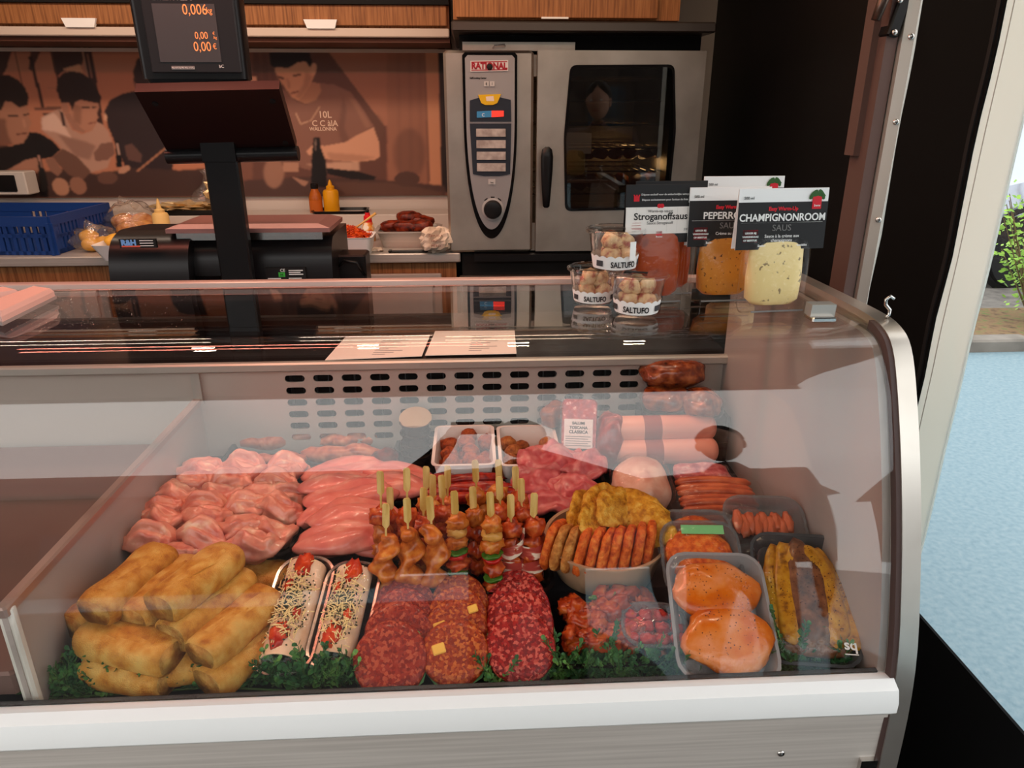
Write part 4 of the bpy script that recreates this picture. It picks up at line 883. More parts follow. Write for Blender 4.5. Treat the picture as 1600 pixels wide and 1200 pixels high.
# --- spring rolls
rollm = mat('fried_roll', c(206, 144, 58), .42, ramp=[(.30, c(172, 100, 26)), (.45, c(204, 140, 52)), (.62, c(220, 168, 84)), (.8, c(216, 176, 96))], scale=36, detail=8, bump=.6, bscale=420, coat=.15)
rollin = mat('roll_end', c(196, 140, 62), .5, ramp=[(.35, c(170, 108, 36)), (.65, c(206, 158, 80))], scale=60, bump=.6, bscale=300)
def roll_meshes(k, L=.165, r=.0315):
    rings = []; n = 20; S = 15; rs = random.Random(k)
    def sec(t_, f, x):
        out = []
        for j in range(n):
            a = 2*PI*j/n; q = .8; cx, sz = math.cos(a), math.sin(a)
            rr_ = r*f*(1+.05*math.sin(3*a+t_*6+k)+.04*noise.noise(Vector((cx*2, sz*2, t_*3+k*5))))
            out.append((x, rr_*1.12*math.copysign(abs(cx)**q, cx), rr_*.86*math.copysign(abs(sz)**q, sz)))
        return out
    for i in range(S):
        t_ = i/(S-1); x = (t_-.5)*L; e = min(t_, 1-t_)*L; f = .90+.10*min(1, e/.02)+.03*math.sin(t_*9+k); rings.append(sec(t_, f, x))
    inner0 = [[(v[0]+dx, v[1]*g, v[2]*g-dz) for v in rings[0]] for g, dx, dz in ((.88, -.002, 0), (.74, .002, .001), (.55, .0045, .004), (.2, .003, .006))]
    inner1 = [[(v[0]-dx, v[1]*g, v[2]*g-dz) for v in rings[-1]] for g, dx, dz in ((.88, -.002, 0), (.74, .002, .001), (.55, .0045, .004), (.2, .003, .006))]
    a = MB().loft(inner0[:1][::-1]+rings+inner1[:1], caps=(0, 0)).mesh('wrapper', rollm, True)
    b = MB().loft(inner0).mesh('folded_end', rollin, True); b2 = MB().loft(inner1).mesh('folded_end', rollin, True)
    # overlapped seam flap running slantwise
    m = MB(); st = []
    for i in range(2, S-2):
        t_ = i/(S-1); x = (t_-.5)*L; a0 = R(70+40*t_); st.append([(x, 1.12*r*1.02*math.cos(a0+d), .86*r*(1.03+.0)*math.sin(a0+d)) for d in (0, .25, .5)])
    m.loft(st, caps=(0, 0), closed=False); cmesh = m.mesh('seam_flap', rollm, True)
    return a, b, b2, cmesh
rms = [roll_meshes(k) for k in range(3)]
rolls = [((150, 1037), (262, 1058), 0.848), ((345, 1052), (412, 1000), 0.848), ((240, 1045), (330, 1030), 0.846), ((380, 896), (425, 903), 0.853),
         ((128, 972), (215, 915), 0.893), ((140, 992), (268, 1026), 0.888), ((313, 1022), (420, 934), 0.893), ((268, 992), (382, 905), 0.910), ((205, 968), (300, 885), 0.918), ((148, 955), (255, 868), 0.938), ((250, 948), (362, 868), 0.953)]
desc = ['at the bottom left behind the garland', 'at the bottom right of the pile beside the foil tray', 'in the middle of the bottom layer', 'poking out at the back right of the pile', 'under the left top roll, end showing at far left', 'lying crosswise at the front of the pile', 'at the right front of the pile, end facing the glass', 'second from the right on the slope of the pile', 'behind the top roll, with its open end below it', 'at the upper left on top of the pile', 'on the very top in the middle of the pile']
for k, (a, b, z) in enumerate(rolls):
    A, B = G(*a, z), G(*b, z); d = B-A; L = d.length
    t = thing('spring_roll', 'golden fried spring roll '+desc[k], 'spring roll', (A+B)/2, (0, R(-2 if k > 5 else 0), math.atan2(d.y, d.x)), 'spring rolls piled at the left')
    for nm, me in zip(('wrapper', 'folded_end', 'folded_end', 'seam_flap'), rms[k % 3]): link(nm, me, t)
    s = min(1.05, max(.85, L/.165)) if k != 3 else .7; t.scale = (s if k == 3 else max(.8, min(1.25, L/.165)), 1, 1)
t = food_tray('roll_platter', 'low dark platter under the spring rolls', 100, 968, 440, 1062, .010, .03, TB=TF)
# --- cannelloni in clear trays
crepe = mat('pancake_roll', c(236, 200, 166), .5, ramp=[(.35, c(226, 182, 146)), (.65, c(240, 210, 180))], scale=30)
tom = mat('tomato_sauce', c(200, 48, 14), .25, coat=.5, ramp=[(.35, c(170, 30, 8)), (.65, c(222, 80, 30))], scale=40)
herb = mat('dried_herbs', c(58, 62, 36), .8, ramp=[(.4, c(36, 40, 24)), (.7, c(92, 88, 56))], scale=90)
chs = mat('grated_cheese', c(238, 212, 150), .5)
foilr = mat('foil_rim', c(206, 196, 186), .25, .9)
for k, (f, b, w, lab) in enumerate((((438, 1038), (487, 874), .092, 'left clear tray with a filled pancake roll under cheese and herbs'), ((522, 1030), (560, 880), .087, 'right clear tray with a filled pancake roll, partly behind the burgers'))):
    A, B = G(*f, TF+.038), G(*b, TB+.045); d = B-A; L = d.length; rz = math.atan2(d.y, d.x)
    t = thing('pancake_tray', lab, 'food tray', ((A+B)/2)-Vector((0, 0, .030)), (0, -math.asin(max(-1, min(1, d.z/L)))-.03, rz), 'pancake roll trays')
    nn = 9
    def ov(w_, l_, z): return rr(l_, w_, min(w_, l_)/2*.8, z, nn)
    MB().loft([ov(w*.74, L*.92, 0), ov(w*.98, L*1.06, .032)], caps=(1, 0)).part('tray', clearp, t, 40)
    MB().loft([ov(w*.98, L*1.06, .032), ov(w*1.08, L*1.10, .032), ov(w*1.08, L*1.10, .036), ov(w*.98, L*1.06, .035)], caps=(0, 0)).part('rim', foilr, t, 40)
    r0 = w*.33; ring = []
    n = 26; th = [(-.5*PI+2.35*PI*j/(n-1)) for j in range(n)]
    sp = [(r0*(1.0-.10*(1-j/(n-1))), a) for j, a in enumerate(th)]
    outer = [(rq*math.cos(a), rq*math.sin(a)) for rq, a in sp]; inner = [((rq-.0022)*math.cos(a), (rq-.0022)*math.sin(a)) for rq, a in sp]
    P_ = outer+inner[::-1]; z0 = r0+.005
    MB().loft([[(x, u_*1.12, z0+v_) for u_, v_ in P_] for x in (-L*.45, L*.43)]).part('pancake', crepe, t, 50)
    MB().tube([(-L*.36, 0, z0), (L*.41, 0, z0)], r0*.86, 14).part('filling', mat('mince_filling', c(176, 112, 74), .6), t, True)
    rnd = random.Random(k+20); top = lambda y: z0+math.sqrt(max(.0001, r0*r0-(y/1.12)**2))
    for x, y, s in ((-L*.30, .004, .017), (L*.36, -.004, .018), (-L*.10, -.012, .009), (L*.16, .012, .009)):
        MB().blob((x, y, top(y)-.002), (s*1.3, s*.8, .006), x*50, .3, 2.5, 16, 9).part('tomato_sauce', tom, t, True)
    m = MB()
    for _ in range(420):
        x = rnd.gauss(0, L*.15); y = rnd.gauss(0, r0*.5)
        if abs(y) > r0: continue
        q = Vector((x, y, top(y)+rnd.uniform(0, .003))); a = rnd.uniform(0, PI); dd = Vector((math.cos(a), math.sin(a), rnd.uniform(-.3, .3)))*.0022
        e = Vector((-dd.y, dd.x, 0)); m.add([q-dd, q+e*.7, q+dd, q-e*.7+Vector((0, 0, .001))], [(0, 1, 2, 3)])
    o = m.part('dried_herbs', herb, t); o['kind'] = 'stuff'
    m = MB()
    for _ in range(190):
        x = rnd.gauss(-L*.02, L*.2); y = rnd.gauss(0, r0*.55)
        if abs(y) > r0*1.05 or abs(x) > L*.42: continue
        q = Vector((x, y, top(y)+rnd.uniform(.001, .004))); a = rnd.uniform(0, PI); dd = Vector((math.cos(a), math.sin(a), rnd.uniform(-.2, .2)))*rnd.uniform(.004, .008); m.tube([q-dd, q+Vector((0, 0, .0012)), q+dd], .0008, 4)
    o = m.part('grated_cheese', chs, t); o['kind'] = 'stuff'
    MB().loft([ov(w*.98, L*1.04, .036), ov(w*.9, L*1.0, .050), ov(w*.6, L*.85, .056)], caps=(0, 1)).part('lid', film, t, 60)
# --- hamburgers
def burg(name, a, b, d): return mat(name, a, .36, ramp=[(.25, d), (.42, a), (.62, a), (.80, b)], scale=230, tex='voronoi', bump=.9, bscale=190, coat=.35)
bm1 = burg('spiced_mince', c(150, 40, 20), c(180, 78, 50), c(126, 26, 14)); bm2 = burg('cheese_mince', c(160, 56, 14), c(194, 100, 40), c(136, 38, 8)); bm3 = burg('beef_mince', c(156, 16, 14), c(206, 92, 76), c(120, 8, 10))
def burger_mesh(k, m, r):
    b = MB(); n = 40; ring = lambda f, z: [((r*f)*(1+.035*noise.noise(Vector((math.cos(2*PI*j/n)*1.5, math.sin(2*PI*j/n)*1.5, k*3.1)))+.012*noise.noise(Vector((j*.9, k, z*90))))*math.cos(2*PI*j/n), (r*f)*(1+.035*noise.noise(Vector((math.cos(2*PI*j/n)*1.5, math.sin(2*PI*j/n)*1.5, k*3.1)))+.012*noise.noise(Vector((j*.9, k, z*90))))*math.sin(2*PI*j/n), z+.0012*noise.noise(Vector((j*1.3, f*9, k)))) for j in range(n)]
    b.loft([ring(.9, -.009), ring(.985, -.006), ring(1.0, 0), ring(.985, .006), ring(.93, .009), ring(.6, .0102), ring(.3, .0096), ring(.05, .010)]); return b.mesh('patty', m, True)
cheese = mat('cheese_cube', c(240, 184, 84), .4); gpap = mat('green_paper', c(120, 186, 120), .7)
stacks = [((611, 1030, .056), (622, 992, .053), (627, 970, .052), (632, 950, .050)), ((711, 1021, .051), (712, 986, .050), (714, 965, .049), (718, 944, .048)), ((813, 1012, .054), (813, 978, .054), (811, 956, .053), (806, 938, .050))]
wh = ['spiced', 'cheese', 'beef']
posn = ['nearest the glass at the front of its stack', 'second in its stack', 'third in its stack', 'at the back of its stack']
for si, st in enumerate(stacks):
    for j, (x, y, r) in enumerate(st):
        p = G(x, y, TF+.050+.003*j); r *= 1.02; me = burger_mesh(si*4+j, (bm1, bm2, bm3)[si], r)
        lab = ('orange-red seasoned hamburger with plain top ', 'seasoned hamburger with cheese cubes ', 'bright red coarse beef hamburger ')[si]+posn[j]
        t = thing('hamburger', lab, 'hamburger', p, (R(35+2*j), R(3*(si-1)), R(6*(1-si))), ('seasoned hamburgers', 'cheese hamburgers', 'beef hamburgers')[si]); link('patty', me, t)
        MB().lathe([(r*1.04, -.0112), (r*1.04, -.0106)], 9).part('paper_disc', gpap, t)
        if si == 1:
            for cx, cy, s in ((-.022, .012, .010), (.035, .03, .009), (-.035, .036, .007), (.01, -.028, .005))[: 1 + (j == 0)] + (((.036, .022, .008),) if j == 1 else ()):
                if j or cy < .03: MB().box((cx-s, cy-s*.8, .006), (cx+s, cy+s*.8, .0125), ch=.0015).part('cheese_cube', cheese, t, rot=(0, 0, .3))
food_tray('burger_tray', 'shallow black tray under the three stacks of hamburgers', 560, 968, 880, 1082, .008, .02, TB=TF)
# --- skewers
meatm = mat('marinated_meat', c(190, 98, 32), .24, ramp=[(.28, c(134, 52, 14)), (.45, c(186, 90, 26)), (.60, c(206, 118, 44)), (.74, c(220, 150, 70))], scale=66, detail=5, coat=.7, bump=.3, bscale=70)
meatr = mat('paprika_meat', c(180, 58, 20), .26, ramp=[(.3, c(130, 30, 10)), (.5, c(184, 66, 22)), (.75, c(214, 112, 48))], scale=78, detail=5, coat=.7, bump=.3, bscale=70)
baconm = mat('bacon_strip', c(210, 140, 120), .3, ramp=[(.42, c(170, 62, 52)), (.50, c(196, 96, 80)), (.54, c(238, 214, 188)), (.7, c(240, 222, 200))], scale=26, detail=2, coat=.5, stretch=(1, 1, 3))
grnp = mat('green_pepper', c(70, 106, 28), .25, coat=.5); redp = mat('red_pepper', c(190, 26, 18), .25, coat=.5); onio = mat('onion_piece', c(214, 150, 70), .3, coat=.5)
stickm = mat('bamboo', c(222, 178, 96), .55, ramp=[(.4, c(204, 156, 74)), (.6, c(232, 194, 120))], scale=12, stretch=(8, 8, 1))
def stick_mesh(L, top):
    m = MB(); w = .0062
    m.prism([(-.0016, 0), (.0016, 0), (.0016, L-.045), (w, L-.038), (w, L-.004), (w*.6, L), (-w*.7, L), (-w, L-.003), (-w, L-.040), (-.0016, L-.045)], 'y', -.0011, .0011); return m.mesh('stick', stickm)
chunkA = blobs('meat_chunk', 5, (.019, .017, .017), meatm, .24, 2.2, 18, 11); chunkR = blobs('meat_chunk', 4, (.019, .017, .016), meatr, .24, 2.2, 18, 11, seed=9)
slicG = blobs('pepper_slice', 1, (.018, .017, .005), grnp, .18, 2)[0]; slicR = blobs('pepper_slice', 1, (.017, .016, .006), redp, .18, 2, seed=3)[0]; slicO = blobs('onion_slice', 1, (.017, .017, .010), onio, .2, 2, seed=5)[0]
def twist(k, H):
    m = MB(); rings = []; n = 18; S = 26
    for i in range(S):
        t_ = i/(S-1); tw = t_*7+k; cx, cy = .006*math.sin(t_*9+k), .004*math.cos(t_*7+k)
        f = (.018+.0042*math.sin(t_*19+k*2))*(1-.5*abs(2*t_-1)**6)
        rings.append([(cx+f*math.cos(a)*(1+.28*math.cos(2*(a-tw))+.12*noise.noise(Vector((math.cos(a)*2, math.sin(a)*2, t_*8+k)))), cy+f*math.sin(a)*(1+.28*math.cos(2*(a-tw))), t_*H) for a in [2*PI*j/n for j in range(n)]])
    return m.loft(rings).mesh('meat_spiral', meatm, True)
def skewer(px, pytop, pybase, pymeat, kind, lab, k, lean=0):
    b = G(px, pybase, TB+.006); b.y = min(b.y, 1.40); top = V(px, pytop, b.y); mt = V(px, pymeat, b.y)
    t = thing('meat_skewer', lab, 'skewer', b, (R(-6), R(lean), R((k*37) % 40-20)), 'meat skewers standing upright')
    L = top.z-b.z+.004; H = mt.z-b.z; link('stick', stick_mesh(L, 0), t, (0, 0, .0))
    if kind == 't':
        link('meat_spiral', twist(k, H), t)
    elif kind == 'p':
        seq = [('m', .024), ('g', .009), ('m', .024), ('r', .012), ('g', .007), ('m', .026), ('o', .014), ('m', .026)]; tot = sum(s for _, s in seq); z = .002; f = H/tot; rn = random.Random(k)
        for q, s in seq:
            s *= f; me = {'m': rn.choice(chunkR+chunkA), 'g': slicG, 'r': slicR, 'o': slicO}[q]; o = link({'m': 'meat_chunk', 'g': 'green_pepper', 'r': 'red_pepper', 'o': 'onion_piece'}[q], me, t, (rn.uniform(-.002, .002), rn.uniform(-.002, .002), z+s/2), (0, rn.uniform(-.25, .25), rn.uniform(0, 6)), (1, 1, max(.8, s/.030) if q == 'm' else 1)); z += s
    elif kind == 'b':
        n = max(3, int(H/.028)); rn = random.Random(k)
        for i in range(n): link('meat_chunk', chunkR[(i+k) % 4], t, (rn.uniform(-.002, .002), 0, (i+.5)*H/n), (0, rn.uniform(-.3, .3), rn.uniform(0, 6)), (1.0, 1.0, 1.05))
        for wv in range(2):
            m = MB(); st = []
            for i in range(34):
                t_ = i/33; a = t_*2*PI*1.25+k+wv*2.5; z = H*(.05+.38*wv)+t_*H*.36; r = .0212+.0015*math.sin(t_*17+k)
                st.append([(r*math.cos(a), r*math.sin(a), z+d+.003*math.sin(t_*13)) for d in (-.012, -.004, .004, .012)])
            m.loft(st, caps=(0, 0), closed=False); o = m.part('bacon_strip', baconm, t, True)
    else:
        n = max(3, int(H/.027)); rn = random.Random(k)
        for i in range(n): link('meat_chunk', (chunkA+chunkR)[(i+k) % 9], t, (rn.uniform(-.003, .003), rn.uniform(-.002, .002), (i+.5)*H/n), (0, rn.uniform(-.3, .3), rn.uniform(0, 6)), (1, 1, 1.1))
nth = ['leftmost', 'second', 'third', 'fourth', 'fifth', 'sixth', 'rightmost']
front = [(603, 797, 928, 842, 't', 1), (642, 790, 928, 832, 't', 2), (683, 786, 924, 824, 't', -1), (717, 778, 918, 812, 'p', 0), (773, 780, 925, 815, 'p', -1), (800, 783, 908, 820, 'b', 0), (830, 781, 908, 815, 'b', 2)]
kd = {'t': 'twisted brown pork skewer', 'p': 'meat skewer with green and red pepper', 'b': 'bacon wrapped skewer'}
for k, a in enumerate(front): skewer(*a[:5], kd[a[4]]+', '+nth[k]+' in the front row', k, a[5])
mid = [(599, 747, 898, 800, 'm'), (638, 742, 896, 800, 'm'), (662, 772, 898, 815, 'm'), (699, 752, 882, 795, 'm'), (745, 770, 895, 800, 'm'), (785, 755, 895, 792, 'b'), (817, 758, 892, 795, 'b')]
for k, a in enumerate(mid): skewer(*a, 'chunky marinated meat skewer, '+nth[k]+' in the second row', k+11)
back = [(613, 770, 875, 802, 'm'), (668, 738, 862, 782, 'm'), (677, 751, 870, 790, 'm'), (699, 737, 858, 780, 'm'), (750, 728, 860, 770, 'm'), (784, 727, 850, 765, 'm'), (809, 738, 860, 776, 'm')]
for k, a in enumerate(back): skewer(*a, 'marinated meat skewer, '+nth[k]+' in the rear row before the trays', k+23)
food_tray('skewer_tray', 'black tray holding the upright meat skewers', 575, 835, 865, 930, .02, .02)
# --- bowl with breaded patties
cb = G(945, 872, .955); kr = mat('kraft_bowl', c(176, 140, 108), .6)
hb = .07; rb = (G(1040, 838, TB+hb).x-G(853, 838, TB+hb).x)/2; cb = Vector(((G(1040, 838, TB+hb).x+G(853, 838, TB+hb).x)/2, G(945, 893, TB+hb).y+rb, TB))
t = thing('paper_bowl', 'round kraft paper bowl of breaded patties', 'bowl', cb)
MB().lathe([(rb*.80, 0), (rb*.82, .002), (rb, hb-.002), (rb+.003, hb-.001), (rb+.003, hb+.002), (rb-.003, hb+.001), (rb*.80, .006), (.002, .005)], 48).part('bowl', kr, t, 40)
brd = mat('orange_breading', c(214, 92, 24), .6, ramp=[(.3, c(176, 60, 10)), (.5, c(216, 96, 26)), (.72, c(232, 134, 54))], scale=90, bump=.9, bscale=220)
brd2 = mat('brown_breading', c(190, 118, 50), .6, ramp=[(.3, c(150, 84, 28)), (.5, c(194, 122, 52)), (.72, c(216, 156, 84))], scale=90, bump=.9, bscale=220)
gold = mat('corn_crumb', c(204, 138, 26), .6, ramp=[(.3, c(158, 92, 10)), (.5, c(206, 142, 30)), (.72, c(228, 182, 82))], scale=70, bump=1.2, bscale=150)
def disc(name, m, r, h, k): return MB().blob((0, 0, 0), (r, r, h), k, .05, 2.2, 26, 10, sq=.55).mesh(name, m, True)
d1 = [disc('breaded_patty', brd, .043, .0095, k) for k in range(2)]; d2 = disc('breaded_patty', brd2, .043, .0095, 5)
pos = [(868, 846), (882, 850), (898, 853), (915, 856), (932, 858), (948, 860), (963, 858), (980, 856), (998, 852), (1014, 846)]
for k, (x, y) in enumerate(pos):
    p = G(x, y, TB+.075); p.y = min(p.y, cb.y+.06); solo('breaded_patty', d2 if k in (1, 2) else d1[k % 2], ('light brown' if k in (1, 2) else 'orange')+' breaded patty on edge in the kraft bowl, '+('leftmost', 'second', 'third', 'fourth', 'fifth', 'sixth', 'seventh', 'eighth', 'ninth', 'rightmost')[k]+' in the row', 'patty', p+Vector((0, .0, -.004)), (R(96), R(20), R(58+2*k)), 'breaded patties in the kraft bowl')
def schn(k):
    m = MB(); m.blob((0, 0, 0), (.062, .036, .012), k*4.3, .13, 1.6, 30, 12); m.v = [(x, y, z+.004*noise.noise(Vector((x*160, y*160, k)))) for x, y, z in m.v]; return m.mesh('schnitzel', gold, True)
for k, (x, y, rz, rx, dz) in enumerate(((915, 800, 1.0, 1.0, .0), (940, 796, .9, .9, .012), (965, 805, .85, .8, .014), (990, 800, -.6, .5, .010), (1010, 815, -.9, .7, .0), (935, 818, .9, .9, .006))):
    solo('schnitzel', schn(k), ('golden corn crumb schnitzel leaning at the left back of the bowl', 'golden corn crumb schnitzel second from left in the bowl', 'golden corn crumb schnitzel at the top middle of the bowl', 'pale crumbed schnitzel lying at the top right of the bowl', 'pale crumbed schnitzel at the right edge of the bowl', 'golden schnitzel tucked behind the orange patties')[k], 'schnitzel', G(x, y, TB+.10)+Vector((0, 0, dz)), (rx, .1, rz), 'crumbed schnitzels in the kraft bowl')
# --- stir-fry tray
food_tray('stir_fry_tray', 'black tray of marinated stir-fry meat with peppers', 872, 945, 1052, 1040, .04, .015, TB=TF)
cA = blobs('meat_chunk', 4, (.021, .013, .011), mat('red_marinade', c(160, 52, 12), .22, ramp=[(.28, c(104, 20, 4)), (.48, c(160, 52, 10)), (.70, c(190, 92, 30))], scale=55, coat=.7), .28, 2, 16, 10)
cG = blobs('pepper_strip', 1, (.018, .005, .004), grnp, .2, 2)[0]; cR = blobs('pepper_strip', 1, (.013, .007, .004), redp, .2, 2)[0]
rnd = random.Random(12)
a0, a1, a2 = G(880, 1028, TF+.04), G(1046, 1028, TF+.04), G(960, 950, TF+.04)
for k in range(120):
    x = rnd.uniform(a0.x+.012, a1.x-.012); y = rnd.uniform(a0.y+.012, a2.y-.012); z = TF+.026+rnd.uniform(0, .018)+.012*math.exp(-((x-(a0.x+a1.x)/2)**2)/.003)+.035*(y-a0.y)/(a2.y-a0.y)
    q = k % 9; me, nm, lb, ct_, gp = (cG, 'pepper_strip', 'green pepper strip among the stir-fry meat', 'pepper', 'green pepper strips') if q == 4 else (cR, 'pepper_strip', 'red pepper piece among the stir-fry meat', 'pepper', 'red pepper pieces') if q == 7 else (cA[k % 4], 'meat_chunk', 'marinated meat chunk heaped in the stir-fry tray', 'meat', 'stir-fry meat chunks')
    solo(nm, me, lb, ct_, (x, y, z), (rnd.uniform(-.6, .6), rnd.uniform(-.6, .6), rnd.uniform(0, 6)), gp, rnd.uniform(.85, 1.25))
# --- film-wrapped packs at the right
pt = mat('smoke_tray', c(70, 72, 74), .2); 
trayc = clear('smoked_clear_tray', (.62, .64, .65), .06, .04, 1, 0, .10)
def pack(px, py, z, w, l, rx, rz, label, trm=None, lift=.0):
    p = G(px, py, z); t = thing('meat_pack', label, 'meat pack', p, (rx, 0, rz))
    m = MB(); m.loft([rr(w-.03, l-.03, .022, 0), rr(w-.008, l-.008, .03, .022), rr(w, l, .034, .022), rr(w, l, .034, .025), rr(w-.010, l-.010, .03, .025), rr(w-.034, l-.034, .02, .002)]); m.part('tray', trm or trayc, t, 40)
    m = MB(); g = 14; vs = []; fs = []
    top = rr(w-.012, l-.012, .03, .0255); m.loft([top, [(x*.8, y*.85, z+.012) for x, y, z in top], [(x*.4, y*.5, z+.016) for x, y, z in top]], caps=(0, 1)).part('film', film, t, True)
    return t
orm = mat('orange_fillet', c(206, 96, 20), .2, ramp=[(.30, c(180, 66, 4)), (.44, c(204, 100, 12)), (.56, c(214, 124, 54)), (.68, c(222, 142, 94))], scale=18, detail=5, coat=.8)
spk = mat('spice_speck', c(70, 26, 10), .6)
def fillet(t, m_, o, s, k, specks=40, nm='fillet', rz=0, sq=1):
    me = MB(); me.blob((0, 0, 0), s, k, .10, 1.4, 26, 14, sq=sq); f = me.part(nm, m_, t, True, o, (0, 0, rz)); o = (0, 0, 0)
    rn = random.Random(k); q = MB()
    for _ in range(specks):
        a, b = rn.uniform(-.75, .75), rn.uniform(-.75, .75)
        if a*a+b*b > .7: continue
        z = o[2]+s[2]*math.sqrt(1-a*a-b*b)*.98; d = rn.uniform(.0006, .0013); x, y = o[0]+a*s[0], o[1]+b*s[1]
        q.add([(x-d, y, z+.0012), (x, y-d, z+.0012), (x+d, y, z+.0012), (x, y+d, z+.0012), (x, y, z+.002)], [(0, 1, 4), (1, 2, 4), (2, 3, 4), (3, 0, 4)])
    if specks: o_ = q.part('spice', spk, f); o_['kind'] = 'stuff'
t = pack(1122, 968, .885, .158, .208, R(30), R(-5), 'film pack of two orange marinated chicken fillets at the front right', mat('grey_white_tray', c(140, 136, 136), .4))
fillet(t, orm, (.0, .038, .020), (.069, .052, .020), 2, 90); fillet(t, orm, (.002, -.040, .024), (.070, .054, .021), 4, 90)
t = pack(1250, 940, .885, .156, .222, R(32), R(-9), 'film pack of yellow herb marinated pork slices beside the right liner', pt)
yem = mat('yellow_marinade', c(186, 124, 14), .3, ramp=[(.30, c(104, 56, 8)), (.45, c(180, 118, 12)), (.75, c(208, 156, 40))], scale=70, coat=.5, bump=.3); brn = mat('herb_pork', c(112, 66, 38), .35, ramp=[(.3, c(70, 36, 16)), (.55, c(116, 68, 38)), (.75, c(150, 98, 62))], scale=56, coat=.4)
for k, (x, y, w_, rz, m_) in enumerate(((-.044, .0, .024, -.16, yem), (.050, -.004, .024, .20, yem), (-.024, .004, .024, -.08, yem), (.032, .0, .026, .12, yem), (.004, .0, .031, .03, brn))):
    fillet(t, m_, (x, y, .018+.0035*k), (w_, .086, .013), k+7, 110, 'pork_slice', rz, .8)
fillet(t, yem, (.004, .062, .034), (.030, .026, .008), 21, 40, 'pork_slice')
fillet(t, brn, (.01, -.082, .02), (.05, .014, .014), 3, 10, 'pork_slice')
p = Vector((.052, -.088, .032)); q = text('sq', .022, white_ink, t, p+Vector((0, 0, .012)), (0, 0, 0), bold=.0005); MB().box((.042, -.096, .0435), (.062, -.0945, .0438)).part('logo_rule', white_ink, t)
t = pack(1092, 880, .925, .135, .135, R(34), R(-4), 'film pack of orange breaded cutlets with a green slip, behind the orange fillets', trayc)
fillet(t, brd, (0, .004, .018), (.055, .05, .014), 12, 0, 'cutlet'); MB().box((-.03, .040, .030), (.042, .056, .031)).part('green_slip', gpap, t)
t = pack(1084, 858, .925, .135, .13, R(30), R(-3), 'film pack of red crumbed cutlets behind the green slip pack', trayc); fillet(t, brd, (0, .004, .018), (.055, .05, .014), 15, 0, 'cutlet')
t = pack(1195, 850, .92, .145, .17, R(30), R(-6), 'film pack of small orange meat strips in a clear tray near the liner', trayc)
for k in range(9): MB().blob((-.045+.011*k, .03+.004*(-1)**k, .016), (.010, .022, .009), k, .2).part('meat_strip', mat('strip_meat', c(196, 96, 58), .4, coat=.3), t, True)
t = pack(1020, 990, .862, .105, .085, R(14), R(-6), 'small clear lidded box of red meat cubes at the front of the stir-fry tray', trayc)
for k in range(12): MB().blob((-.035+.024*(k % 4), -.022+.022*(k//4), .016), (.012, .010, .008), k, .25).part('meat_cube', mat('cube_meat', c(168, 40, 34), .3, coat=.5), t, True)
# --- rear goods
wtm = mat('white_food_tub', c(226, 212, 204), .4)
mbm = mat('meatball_crust', c(156, 84, 34), .6, ramp=[(.3, c(110, 50, 18)), (.5, c(156, 86, 36)), (.75, c(186, 120, 64))], scale=80, bump=1, bscale=200)
mbm2 = mat('meatball_crust_red', c(150, 62, 22), .6, ramp=[(.3, c(104, 36, 12)), (.5, c(152, 64, 24)), (.75, c(180, 98, 48))], scale=80, bump=1, bscale=200)
mball = blobs('meatball', 2, (.0205, .020, .0195), mbm, .07, 2); mball2 = blobs('meatball', 2, (.0205, .020, .0195), mbm2, .07, 2)
for k, (x0, x1, lab, ms) in enumerate(((673, 776, 'left white tub of reddish meatballs', mball2), (780, 882, 'right white tub of brown meatballs', mball))):
    h = .075; a, b = G(x0, 727, TB+h), G(x1, 727, TB+h); w = b.x-a.x; dp = .20; dp = min(dp, 1.585-a.y)
    t = thing('meatball_tub', lab, 'tub', ((a.x+b.x)/2, a.y+dp/2, TB)); tray_mb(w-.008, dp, h, .014, .003, .004, .014).part('tub', wtm, t, 35)
    rn = random.Random(k); n = 0
    for lay in range(2):
        for i in range(3):
            for j in range(4):
                x = a.x+w*(.2+.3*i+(.05 if lay else 0))+rn.uniform(-.011, .011); y = a.y+.03+j*.044+rn.uniform(-.012, .012)+(.012 if lay else 0)
                if y > a.y+dp-.025 or (lay and rn.random() < .35): continue
                solo('meatball', ms[n % 2], 'breaded meatball, '+('upper' if lay else 'lower')+' layer, '+('front', 'second', 'third', 'back')[j]+' row, '+('left', 'middle', 'right')[i]+', in the '+('left' if k == 0 else 'right')+' white tub', 'meatball', (x, y, TB+.026+lay*.028+rn.uniform(0, .006)), (rn.random()*3, rn.random()*3, 0), ('left' if k == 0 else 'right')+' tub meatballs'); n += 1
# sauce cups stack
p = G(652, 722, TB); 
for k in range(4):
    t = thing('sauce_cup', ('bottom', 'second', 'third', 'top')[k]+' dark round sauce cup of the stack beside the meatballs', 'cup', (p.x, p.y, TB+k*.026), (0, 0, 0), 'stacked sauce cups')
    MB().lathe([(.026, 0), (.034, .024), (.037, .026), (.037, .0275), (.033, .0265), (.025, .002)], 28).part('cup', mat('brown_clear', c(60, 42, 34), .2), t, 40)
    MB().lathe([(.033, .021), (.015, .0225), (.001, .0225)], 28, caps=(1, 0)).part('sauce', mat('dark_sauce', c(72, 50, 30), .2) if k < 3 else mat('olive_sauce', c(120, 92, 50), .3), t, True)
lidp = MB(); lidp.lathe([(.038, 0), (.038, .003), (.034, .005)], 28); tag(lidp.part('cup_lid', mat('cream_lid', c(170, 148, 116), .5), None, 40, (p.x, p.y+.012, TB+4*.026+.002), (R(22), 0, 0)), 'cream round lid leaning on the sauce cup stack', 'lid')
